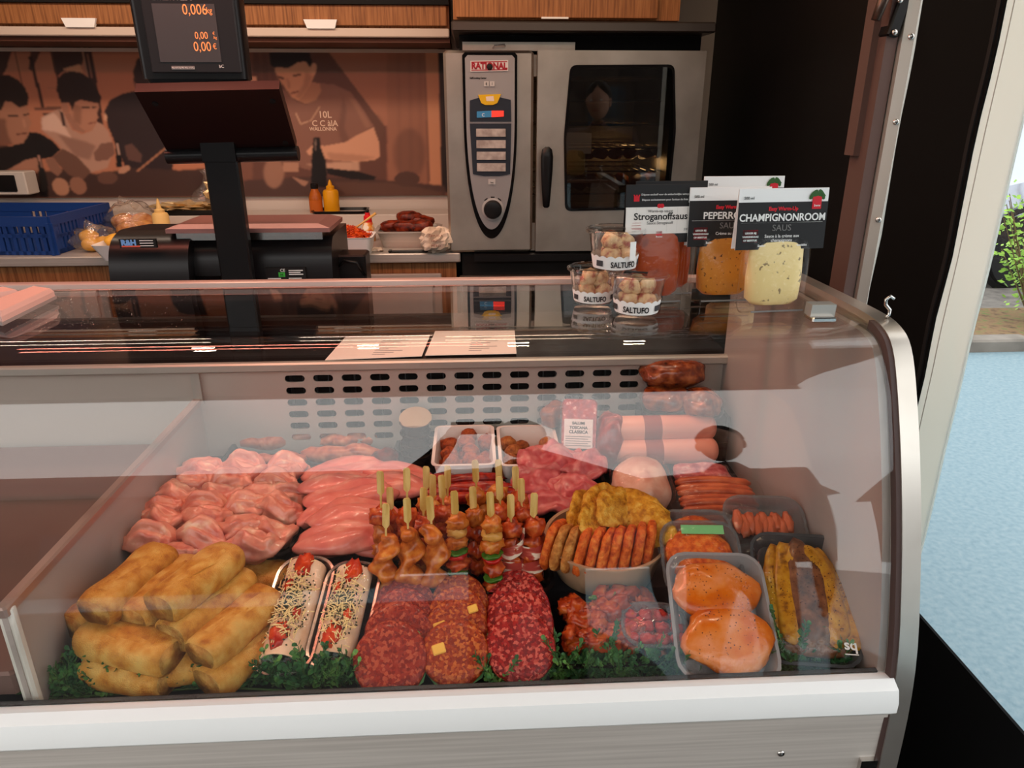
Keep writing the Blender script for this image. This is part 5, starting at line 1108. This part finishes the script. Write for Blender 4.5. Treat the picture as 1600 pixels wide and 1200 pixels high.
# black tray with marinated roast at the rear left
food_tray('roast_tray', 'black tray of marinated sausages at the rear left', 340, 672, 612, 732, .03, .03)
sm = mat('marinated_sausage', c(176, 92, 54), .3, ramp=[(.3, c(128, 52, 24)), (.5, c(176, 92, 54)), (.75, c(206, 140, 100))], scale=65, coat=.5, bump=.4)
for k, (x0, y0, x1, y1, r, lab) in enumerate(((375, 693, 520, 678, .022, 'long pale sausage at the back of the rear left tray'), (470, 712, 595, 706, .020, 'marinated sausage in front in the rear left tray'), (380, 722, 480, 715, .016, 'short dark sausage at the left of the rear left tray'), (500, 690, 590, 684, .018, 'short sausage at the back right of the rear left tray'))):
    A, B = G(x0, y0, TB+.03), G(x1, y1, TB+.03); m = MB(); n = 9; m.tube([A.lerp(B, i/n)+Vector((0, .006*math.sin(i*1.3), .003*math.sin(i*2+k))) for i in range(n+1)], [r*f for f in (.4, .9, 1, 1.05, 1, .98, 1.04, 1, .9, .4)], 14)
    o0 = (A+B)/2; m.v = [tuple(Vector(v)-o0) for v in m.v]; tag(m.part('sausage', sm, None, True, o0), lab, 'sausage', 'sausages in the rear left tray')
p = G(602, 716, TB+.025); tag(MB().blob((0, 0, 0), (.03, .04, .02), 4, .2).part('glazed_drumstick', ribm, None, True, p), 'dark glazed meat piece beside the sauce cups', 'meat')
# red marinated ribs
rr_m = mat('red_rib', c(146, 24, 12), .25, ramp=[(.3, c(92, 10, 6)), (.5, c(150, 26, 12)), (.75, c(186, 60, 34))], scale=60, coat=.6, bump=.4)
for k, (x, y, rz, l) in enumerate(((720, 757, .35, .075), (735, 748, .3, .07), (750, 762, .2, .08), (705, 768, .4, .06), (770, 770, .1, .06), (725, 778, .25, .07), (690, 748, .5, .04))):
    solo('red_rib', MB().blob((0, 0, 0), (l, .014, .011), k, .16, 2, 22, 10, sq=.8).mesh('red_rib', rr_m, True), 'dark red marinated rib strip behind the skewers, '+('in the middle', 'near the left meatball tub', 'at the centre right', 'at the left front', 'at the far right', 'lowest in front', 'shortest, at the back left')[k], 'meat', G(x, y, TB+.045+.008*(k % 3)), (0, .1, rz), 'red marinated rib strips')
# veal cutlets
vm = mat('pink_cutlet', c(196, 92, 94), .28, ramp=[(.3, c(160, 48, 54)), (.48, c(192, 86, 88)), (.62, c(208, 122, 116)), (.75, c(226, 176, 160))], scale=28.6, detail=5, coat=.5)
def sheet(k, w, d):
    m = MB(); n = 20; top = []; bot = []
    for i in range(n):
        for j in range(n):
            u, v = i/(n-1)*2-1, j/(n-1)*2-1; s = math.sqrt(max(0, 1-.45*v*v)), math.sqrt(max(0, 1-.45*u*u)); x, y = u*w*s[0], v*d*s[1]
            z = .020*noise.noise(Vector((x*26+k*3, y*20, k)))+.010*noise.noise(Vector((x*60, y*50+k, 3)))+.014*(1-u*u)*(1-v*v); top.append((x, y, z+.004)); bot.append((x, y, z-.004))
    f = [(i*n+j, i*n+j+1, (i+1)*n+j+1, (i+1)*n+j) for i in range(n-1) for j in range(n-1)]; N_ = n*n
    bd = [i for i in range(n)]+[i*n+n-1 for i in range(1, n)]+[(n-1)*n+j for j in range(n-2, -1, -1)]+[i*n for i in range(n-2, 0, -1)]
    m.add(top+bot, f+[tuple(N_+q for q in reversed(g)) for g in f]+[(bd[i], bd[(i+1) % len(bd)], N_+bd[(i+1) % len(bd)], N_+bd[i]) for i in range(len(bd))]); return m.mesh('veal_cutlet', vm, True)
for k, (x, y, rz, w, d, dz, lab) in enumerate(((860, 735, .2, .075, .05, .028, 'wide pink veal cutlet folded on top behind the bowl'), (905, 740, -.4, .06, .05, .022, 'pink veal cutlet at the right below the salami pack'), (850, 762, -.2, .07, .05, .012, 'pink veal cutlet draped in the middle of its tray'), (895, 770, -.6, .06, .045, .010, 'pale veal cutlet touching the golden schnitzels'), (858, 788, -.5, .075, .03, .0, 'long pink veal cutlet at the front of its tray'))):
    solo('veal_cutlet', sheet(k, w, d), lab, 'cutlet', G(x, y, TB+.05)+Vector((0, 0, dz)), (.15, 0, rz), 'pink veal cutlets')
food_tray('cutlet_tray', 'black tray under the pink veal cutlets', 812, 735, 962, 808, .03, .03)
# salami pack
p = G(903, 738, TB+.02); t = thing('salami_pack', 'vacuum pack of sliced salami with black and white label', 'salami pack', p, (R(-28), 0, R(-8)))
salm = mat('salami_slice', c(170, 36, 36), .3, ramp=[(.4, c(150, 22, 26)), (.6, c(186, 54, 48)), (.72, c(232, 180, 168))], scale=90, coat=.5)
m = MB(); m.loft([[(x, y, z) for x, y, z in [(v[0], v[2], v[1]) for v in rr(.080, .165, .012, 0, cy=.0825)]], [(v[0], v[2]-.016, v[1]) for v in rr(.074, .158, .012, 0, cy=.0825)]]); m.part('pack_body', salm, t)
lb = MB().box((-.034, -.0185, .052), (.030, -.0165, .118)).part('label', mat('label_pink_white', c(224, 206, 200), .5), t)
for s, z, sz in (('SALUMI', .106, .0085), ('TOSCANA', .096, .0085), ('CLASSICA', .086, .0095)): text(s, sz, black_ink, lb, (-.002, -.0188, z), bold=.0003)
m = MB().box((-.036, -.0190, .008), (.034, -.0166, .052)).part('label_foot', black_ink, t); text('ToscanaMia', .0125, white_ink, m, (0, -.0193, .034), sx=.9); text('o o', .008, white_ink, m, (0, -.0193, .020))
for k in range(5): MB().box((-.03, -.0188, .058+.005*k), (.026-.006*(k % 2), -.0184, .0595+.005*k)).part('print_line', grey_ink, lb)
MB().loft([[(v[0]*1.12, v[2]+.004, v[1]*1.05) for v in rr(.080, .165, .012, 0, cy=.0825)], [(v[0]*1.1, v[2]-.020, v[1]*1.04) for v in rr(.078, .160, .012, 0, cy=.0825)]]).part('vacuum_film', film, t)
# further vacuum packs
def vac(name, label, px, py, z, size, rot, m_, seed, amp=.12, sq=.9, n=1):
    t = thing(name, label, 'meat', G(px, py, z), rot); MB().blob((0, 0, 0), size, seed, amp, 1.4, 26, 16, sq=sq).part('meat', m_, t, True)
    MB().blob((0, 0, 0), (size[0]*1.06+.004, size[1]*1.06+.004, size[2]*1.06+.003), seed, amp, 1.4, 26, 16, sq=sq).part('film', film, t, True); return t
redm = mat('dark_red_meat', c(140, 34, 32), .3, ramp=[(.35, c(110, 20, 22)), (.6, c(160, 50, 44)), (.75, c(214, 150, 140))], scale=30, coat=.5, stretch=(1, 4, 1))
vac('ham_slices', 'film wrapped dark red dried meat slices right of the salami', 948, 690, TB+.07, (.038, .05, .07), (R(-20), R(12), 0), redm, 3)
chw = mat('poached_chicken', c(222, 164, 138), .35, ramp=[(.35, c(206, 136, 112)), (.65, c(230, 184, 160))], scale=24, coat=.4)
vac('whole_chicken', 'film wrapped whole pale chicken behind the bowl', 1000, 765, TB+.055, (.058, .075, .052), (R(10), 0, 0), chw, 5, .1)
smk = mat('smoked_meat', c(120, 50, 18), .25, ramp=[(.3, c(66, 22, 8)), (.5, c(126, 54, 20)), (.75, c(182, 104, 50))], scale=45, coat=.6, bump=.5)
for k, (x, y, z, s, lab) in enumerate(((1052, 582, TB+.20, (.075, .05, .035), 'brown smoked ham at the top of the rear right corner'), (1040, 622, TB+.15, (.06, .05, .03), 'brown smoked meat just under the top ham'), (1095, 630, TB+.15, (.045, .05, .03), 'small brown smoked piece by the right liner'), (868, 648, TB+.10, (.04, .03, .03), 'dark smoked piece above the salami pack'))):
    q = vac('smoked_meat', lab, x, y, z, s, (0, 0, .2*k), smk, k+3, .14)
bol = mat('bologna_casing', c(222, 142, 118), .38, ramp=[(.4, c(214, 128, 106)), (.6, c(228, 154, 130))], scale=5, coat=.3)
for k, (x0, x1, y, z, lab) in enumerate(((1030, 1116, 669, TB+.10, 'upper thick pink bologna sausage in the rear right corner'), (1035, 1119, 705, TB+.055, 'lower thick pink bologna sausage in the rear right corner'))):
    A, B = G(x0, y, z), G(x1, y, z); A.y = B.y = min(A.y, 1.53); o0 = (A+B)/2; L = .20; r = .030
    m = MB(); m.lathe([(r*math.sin(a), -L/2-r*.7*math.cos(a)) for a in [PI/2*q/6+.02 for q in range(7)]]+[(r*math.sin(a), L/2+r*.7*math.cos(a)) for a in [PI/2*(1-q/6)+.02 for q in range(7)]], 28)
    t = thing('bologna_sausage', lab, 'sausage', (B.x-L/2-r*.5, o0.y, z), (0, PI/2, 0), 'bologna sausages'); m.part('casing', bol, t, True)
    MB().lathe([(r*1.004, -.05), (r*1.004, -.01)], 28, caps=(0, 0)).part('label_band', mat('brown_band', c(150, 70, 60), .4), t, True)
shelf = thing('rear_rack', 'dark rack under the meats in the rear right corner', 'rack', (.50, 1.54, TB))
for z in (.06,): MB().box((-.12, -.05, z-.004), (.08, .05, z-.001)).part('shelf', blk, shelf)
for x in (-.115, .075): MB().box((x-.004, -.05, 0), (x+.004, .05, .12)).part('upright', blk, shelf)
frk = mat('frankfurter', c(186, 82, 44), .28, ramp=[(.35, c(160, 62, 30)), (.65, c(204, 106, 64))], scale=27, coat=.5)
t = thing('frankfurter_pack', 'film pack of brown frankfurters beside the right liner', 'sausage pack', G(1118, 785, TB+.03), (R(14), 0, R(-4)))
for k in range(6): MB().tube([(-.078+.012*q-.0, -.04+.016*k, .008*math.sin(q*.25)+.004*(k % 2)+.012) for q in range(14)], [.004]+[.0092]*12+[.004], 12).part('frankfurter', frk, t, True)
MB().blob((0, 0, .012), (.095, .062, .020), 3, .06, 1.3, 26, 12, sq=.6).part('film', film, t, True)
t = thing('bacon_pack', 'film wrapped marbled bacon slab above the frankfurters', 'bacon', G(1095, 742, TB+.03), (R(12), 0, 0)); MB().blob((0, 0, 0), (.062, .034, .018), 6, .12, 1.5, sq=.7).part('bacon', mat('bacon_red', c(190, 84, 86), .3, ramp=[(.4, c(160, 44, 54)), (.55, c(204, 112, 110)), (.7, c(236, 196, 184))], scale=40, coat=.5), t, True)
MB().blob((0, 0, 0), (.066, .038, .021), 6, .12, 1.5, sq=.7).part('film', film, t, True)
t = pack(1100, 832, TB+.02, .12, .07, R(14), R(-3), 'small film pack of orange sausages in front of the frankfurters', trayc)
for k in range(4): MB().tube([(-.04, -.02+.013*k, .018), (.04, -.02+.013*k, .018)], .007, 10).part('small_sausage', mat('orange_sausage', c(206, 116, 70), .35, coat=.4), t, True)

# --- garlands
leafm = mat('garland_leaf', c(60, 106, 56), .4, ramp=[(.3, c(36, 78, 48)), (.5, c(62, 110, 58)), (.72, c(120, 168, 82))], scale=30)
stemm = mat('garland_stem', c(70, 96, 50), .5)
def garland(path, n, seed, label, rise=(.008, .035), up=()):
    rn = random.Random(seed); pts = [G(x, y, TF+.010)+Vector((0, .004, 0)) for x, y in path]; o0 = pts[0].copy()
    t = thing('leaf_garland', label, 'garland', o0); loc = [p-o0 for p in pts]
    st = MB(); st.tube(loc, .002, 6); lf = MB(); nl = 0
    def leaf(p, d, s):
        d = d.normalized(); sd = d.cross(Vector((rn.uniform(-1, 1), rn.uniform(-1, 1), rn.uniform(-.2, 1)))).normalized(); nn = d.cross(sd)
        a = p; lf.add([a, a+d*s*.45+sd*s*.30, a+d*s*.85+sd*s*.30-nn*s*.05, a+d*s, a+d*s*.85-sd*s*.30-nn*s*.05, a+d*s*.45-sd*s*.30, a+d*s*.5+nn*s*.08], [(0, 1, 6), (1, 2, 6), (2, 3, 6), (3, 4, 6), (4, 5, 6), (5, 0, 6)])
    def sprig(base, d, L):
        q = [base+d*L*f+Vector((0, 0, L*.15*f*f)) for f in (0, .35, .7, 1)]; st.tube(q, [.0014, .0012, .001, .0006], 5)
        for f in np.linspace(.15, 1, max(4, int(L/.006))):
            p = base+d*L*f+Vector((0, 0, L*.15*f*f))
            for s in (-1, 1):
                s_ = d.cross(Vector((0, 0, 1))); s_ = (s_ if s_.length > .01 else Vector((1, 0, 0))).normalized()*s
                leaf(p, d*.7+s_*rn.uniform(.4, 1)+Vector((0, 0, rn.uniform(-.2, .8))), rn.uniform(.008, .014))
    tot = len(loc)-1
    for k in range(n):
        u = rn.random()*tot; i = int(u); p = loc[i].lerp(loc[i+1], u-i)+Vector((0, rn.uniform(-.002, .012), rn.uniform(0, .006)))
        d = Vector((rn.uniform(-1, 1), rn.uniform(-.12, .40), rn.uniform(.05, .75))).normalized(); sprig(p, d, rn.uniform(.026, .058))
    for (x, y, x2, y2) in up:
        b = G(x, y, TF+.015); tp = V(x2, y2, b.y+.004); sprig(b-o0, (tp-b).normalized(), (tp-b).length)
    st.part('stem', stemm, t, True); o = lf.part('leaves', leafm, t); o['kind'] = 'stuff'
garland([(80, 1096), (140, 1090), (240, 1084), (330, 1076), (440, 1082), (560, 1080)], 210, 1, 'green plastic leaf garland along the front left below the spring rolls')
garland([(850, 1070), (940, 1066), (1040, 1068), (1120, 1060), (1220, 1056), (1340, 1050)], 175, 2, 'green plastic leaf garland along the front right below the packs', up=((890, 1055, 852, 1010), (950, 1050, 965, 985), (1000, 1055, 1035, 1005), (1230, 1040, 1205, 968), (1245, 1045, 1258, 985), (1190, 1050, 1170, 1015), (1315, 1050, 1325, 1012)))
garland([(765, 1088), (785, 1084)], 6, 3, 'single green garland sprig in front of the beef burgers')

# ================================================================= RIGHT SIDE AND OUTDOORS
XS = .86
t = thing('side_curtain', 'awning side curtain with black, white and clear plastic panels at the right', 'curtain', (XS, 1.2, .0))
def strip(name, m_, y0, y1, z0, z1, x=0, th=.004, wav=.0):
    n = 40; rings = []
    for i in range(n):
        z = z0+(z1-z0)*i/(n-1); w = wav*noise.noise(Vector((0, 3, z*6))); rings.append([(x, y0-1.2+w, z), (x+th, y0-1.2+w, z), (x+th, y1-1.2+w, z), (x, y1-1.2+w, z)])
    return MB().loft(rings).part(name, m_, t)
strip('black_band', mat('black_tarp', c(5, 5, 5), .8, spec=.15), 1.264, 1.50, .10, 2.40, .0, .004, .012)
wt_ = mat('white_tarp', c(226, 228, 220), .5)
_n = wt_.node_tree.nodes; _l = wt_.node_tree.links; _t = _n.new('ShaderNodeBsdfTranslucent'); _t.inputs[0].default_value = (.80, .81, .77, 1); _m = _n.new('ShaderNodeMixShader'); _m.inputs[0].default_value = .6
_l.new(_n['Principled BSDF'].outputs[0], _m.inputs[1]); _l.new(_t.outputs[0], _m.inputs[2]); _l.new(_m.outputs[0], _n['Material Output'].inputs[0])
strip('white_band', wt_, 1.165, 1.275, .70, 2.40, .004, .004, .004)
strip('clear_window', pvc, .1, 1.17, .70, 2.40, .004, .002)
strip('black_skirt', MATS['black_tarp'], .1, 1.30, .02, .715, .0, .006)
strip('zip_tape', mat('dark_zip', c(26, 24, 24), .6), 1.270, 1.279, .70, 2.40, -.003, .003, .012)
strip('seam', mat('seam_grey', c(176, 174, 168), .6), 1.245, 1.2465, .70, 2.40, .003, .0012, .004)
t = thing('hatch_strut', 'black folding strut with steel joint at the top of the door post', 'strut', (.85, 1.58, 1.80))
MB().box((-.012, -.02, -.02), (.012, .02, .14), ch=.003).part('bracket', black, t, rot=(0, R(12), 0))
MB().tube([(-.045, -.02, .01), (-.035, -.02, .05), (-.01, -.02, .075), (.0, -.02, .14)], [.009, .011, .009, .008], 12).part('arm', mat('worn_steel', c(96, 80, 72), .35, .8), t, True)
for z in (-.012, .045): MB().lathe([(.006, 0), (.006, .004), (.003, .006)], 12).part('bolt', chrome, t, True, (-.004, -.022, z), (PI/2, 0, 0))
# car beyond the kerb
def car():
    pw = G(1556, 442, .02); t = thing('parked_car', 'silver grey car parked beyond the planting bed', 'car', (pw.x+1.2, pw.y+.85, .02), (0, 0, R(8)))
    pb = mat('silver_paint', c(170, 174, 184), .3, .5, coat=.6); gl = mat('car_glass', c(40, 52, 60), .08)
    side = [(-2.1, .35), (-2.15, .62), (-2.05, .88), (-1.2, 1.0), (-.55, 1.45), (.9, 1.5), (1.75, 1.05), (2.1, .95), (2.15, .4), (1.75, .28), (-1.7, .28)]
    m = MB(); sec = []
    for y, f in ((-.86, .96), (-.80, 1.0), (.80, 1.0), (.86, .96)): sec.append([(x*f if 0 else x, y*(1 if z < .95 else .86), z if z < 1 else z*(.99 if f < 1 else 1)) for x, z in side])
    m.loft(sec).part('body', pb, t, 30)
    for s in (-1, 1):
        MB().prism([(-1.05, 1.02), (-.5, 1.40), (.85, 1.44), (1.5, 1.06)], 'y', s*.752-.006*s, s*.790).part('side_window', gl, t)
        for x in (-1.32, 1.32):
            w = MB().lathe([(.22, -.1), (.33, -.1), (.345, -.06), (.345, .06), (.33, .1), (.22, .1)], 36).part('tyre', mat('tyre_rubber', c(24, 24, 25), .8), t, 40, (x, s*.80, .345), (PI/2, 0, 0))
            MB().lathe([(.22, -.06), (.225, .08), (.2, .085), (.19, .05), (.02, .04)], 30).part('rim', mat('alloy_rim', c(66, 66, 70), .35, .7), w, 40)
            for k in range(10): MB().box((.03, -.012, .05), (.2, .012, .085)).part('spoke', mat('spoke_grey', c(120, 122, 126), .3, .8), w, rot=(0, 0, 2*PI*k/10))
            MB().lathe([(.40, -.02), (.41, .0), (.36, .02)], 36, caps=(0, 0)).part('wheel_arch', blackm, t, True, (x, s*.862, .36), (PI/2, 0, 0))
    MB().box((-1.3, -.88, .75), (-1.29, -.86, .98)).part('door_line', blackm, t)
car()
p = G(1612, 505, .05); t = thing('shrub', 'light green leafy shrub growing in the bed before the car', 'shrub', p)
st, lf = MB(), MB(); rn = random.Random(4)
for k in range(26):
    a = rn.uniform(0, 2*PI); h = rn.uniform(.5, 1.0); d = Vector((math.cos(a)*.38, math.sin(a)*.3, h)); q = [d*f+Vector((0, 0, .0)) for f in (0, .5, 1)]; st.tube(q, [.010, .006, .003], 5)
    for _ in range(46):
        f = rn.uniform(.3, 1.05); b = d*f+Vector((rn.gauss(0, .06), rn.gauss(0, .06), rn.gauss(0, .05))); e = Vector((rn.uniform(-1, 1), rn.uniform(-1, 1), rn.uniform(-.3, .8))).normalized(); s = e.orthogonal().normalized(); L = rn.uniform(.035, .06)
        lf.add([b, b+e*L*.5+s*L*.28, b+e*L, b+e*L*.5-s*L*.28], [(0, 1, 2, 3)])
st.part('stems', mat('shrub_stem', c(110, 90, 60), .8), t); o = lf.part('leaves', mat('shrub_leaf', c(136, 178, 60), .5, ramp=[(.3, c(100, 146, 40)), (.7, c(166, 204, 84))], scale=6), t); o['kind'] = 'stuff'
# houses across the street behind the photographer (mirrored in the curved glass)
brk = mat('dull_brick', c(66, 52, 46), .8, ramp=[(.4, c(56, 44, 40)), (.6, c(74, 60, 52))], scale=3)
for k, (x, w, h, lab) in enumerate(((-6.75, 10.2, 4.6, 'long brick house across the street, left of the photographer'), (3.0, 10.6, 5.2, 'lower brick house across the street, right of the photographer'), (13.35, 9.7, 4.4, 'taller brick house across the street at the far right'))):
    t = thing('house', lab, 'house', (x, -9.5-(5.5 if k == 1 else 0), 0)); MB().box((-w/2, -4, 0), (w/2, 0, h*.7)).part('wall', brk, t)
    MB().prism([(-4.3, h*.7), (.3, h*.7), (-2, h)], 'x', -w/2-.2, w/2+.2).part('roof', mat('dark_roof', c(52, 46, 46), .7), t)
    for i in range(4):
        f = MB().box((-w/2+1+i*2.1, -.02, 1.0), (-w/2+2.1+i*2.1, .04, 2.2)).part('window', mat('brown_frame', c(60, 48, 42), .6), t); MB().box((-w/2+1.08+i*2.1, .03, 1.08), (-w/2+2.02+i*2.1, .05, 2.12)).part('pane', MATS['car_glass'], f)

# the photographer, mirrored in the curved glass
def photographer(label, loc, rz, coat, hairc):
    t = thing('person', label, 'person', loc, (0, 0, rz), 'people before the counter'); hold = rz == 0
    J = {'pel': (0, 0, .96, .18, .13), 'wai': (0, .01, 1.12, .19, .13), 'che': (0, .0, 1.36, .20, .14), 'nk': (0, .0, 1.50, .07, .07), 'hd0': (0, .03, 1.57, .06, .065)}
    for s, n in ((-1, 'l'), (1, 'r')):
        J.update({'hip'+n: (s*.10, 0, .90, .09, .09), 'kn'+n: (s*.12, .02, .50, .06, .065), 'an'+n: (s*.13, -.02, .09, .042, .045), 'to'+n: (s*.14, .14, .04, .042, .03),
                  'sh'+n: (s*.22, 0, 1.44, .085, .085), 'el'+n: (s*.43, .06, 1.30, .075, .075), 'wr'+n: (s*.12-.13, .25, 1.53, .036, .036), 'pa'+n: (s*.085-.135, .285, 1.585, .03, .022)})
        if not hold: J['el'+n] = (s*.26, .0, 1.14, .055, .055); J['wr'+n] = (s*.25, .10, .90, .036, .036); J['pa'+n] = (s*.245, .13, .82, .022, .036)
        for f in range(4): J['f%d%s' % (f, n)] = (s*(.082-.002*f)-.138, .325-.006*f, 1.60+.018*f-.012, .009, .009); J['g%d%s' % (f, n)] = (s*(.06-.004*f)-.138, .338-.004*f, 1.612+.018*f-.012, .008, .008)
        if not hold:
            for f in range(4): J['f%d%s' % (f, n)] = (s*.245, .115+.018*f, .765, .009, .009); J['g%d%s' % (f, n)] = (s*.235, .12+.018*f, .725+.004*abs(f-1.5), .008, .008)
        J['t0'+n] = (s*.06-.135, .29, 1.62, .010, .010); J['t1'+n] = (s*.035-.135, .30, 1.64, .008, .008)
        if not hold: J['t0'+n] = (s*.23, .175, .81, .010, .010); J['t1'+n] = (s*.222, .19, .775, .008, .008)
    E_ = [('pel', 'wai'), ('wai', 'che'), ('che', 'nk'), ('nk', 'hd0')]
    for n in 'lr': E_ += [('pel', 'hip'+n), ('hip'+n, 'kn'+n), ('kn'+n, 'an'+n), ('an'+n, 'to'+n), ('che', 'sh'+n), ('sh'+n, 'el'+n), ('el'+n, 'wr'+n), ('wr'+n, 'pa'+n), ('pa'+n, 't0'+n), ('t0'+n, 't1'+n)]+[e for f in range(4) for e in (('pa'+n, 'f%d%s' % (f, n)), ('f%d%s' % (f, n), 'g%d%s' % (f, n)))]
    ks = list(J); me = bpy.data.meshes.new('body'); me.from_pydata([J[k][:3] for k in ks], [(ks.index(a), ks.index(b)) for a, b in E_], [])
    o = link('body', me, t); o.modifiers.new('Skin', 'SKIN'); sv = me.skin_vertices[0].data
    for i, k in enumerate(ks): sv[i].radius = J[k][3:]; sv[i].use_root = (k == 'pel')
    md = o.modifiers.new('Sub', 'SUBSURF'); md.levels = 1; md.render_levels = 1
    me.materials.append(coat)
    skin = mat('skin', c(190, 140, 116), .5)
    h = MB(); h.blob((0, .03, 1.68), (.075, .095, .115), 1, .02, 1, 26, 18); h.v = [(x, y+(.016*math.exp(-((x/.014)**2+((z-1.665)/.022)**2)) if y > .06 else 0), z) for x, y, z in h.v]; hd_ = h.part('head', skin, t, True)
    MB().blob((0, .012, 1.725), (.082, .096, .085), 2, .06, 2, 24, 14).part('hair', hairc, t, True)
    for s in (-1, 1):
        MB().blob((s*.078, .02, 1.675), (.010, .018, .030), 3, .05).part('ear', skin, hd_, True); MB().blob((s*.030, .113, 1.69), (.012, .008, .007), 1, 0).part('eye', mat('eye_white', c(220, 216, 210), .3), hd_, True)
    MB().blob((0, .113, 1.625), (.024, .008, .006), 1, .05).part('mouth', mat('lips', c(160, 84, 76), .5), hd_, True)
dh = mat('dark_hair', c(34, 26, 22), .7)
photographer('person in dark jacket holding up a phone before the counter', (.14, -.34, 0), 0, mat('dark_jacket', c(26, 25, 28), .85), dh)
photographer('person in brown jacket standing right of the photographer', (.86, -.52, 0), .35, mat('brown_jacket', c(92, 66, 60), .85), dh)
ph = thing('phone', 'dark phone held up by the photographer', 'phone', (.0, -.012, 1.635)); MB().box((-.075, -.008, -.036), (.075, .0, .036), ch=.003).part('phone_body', blackg, ph)
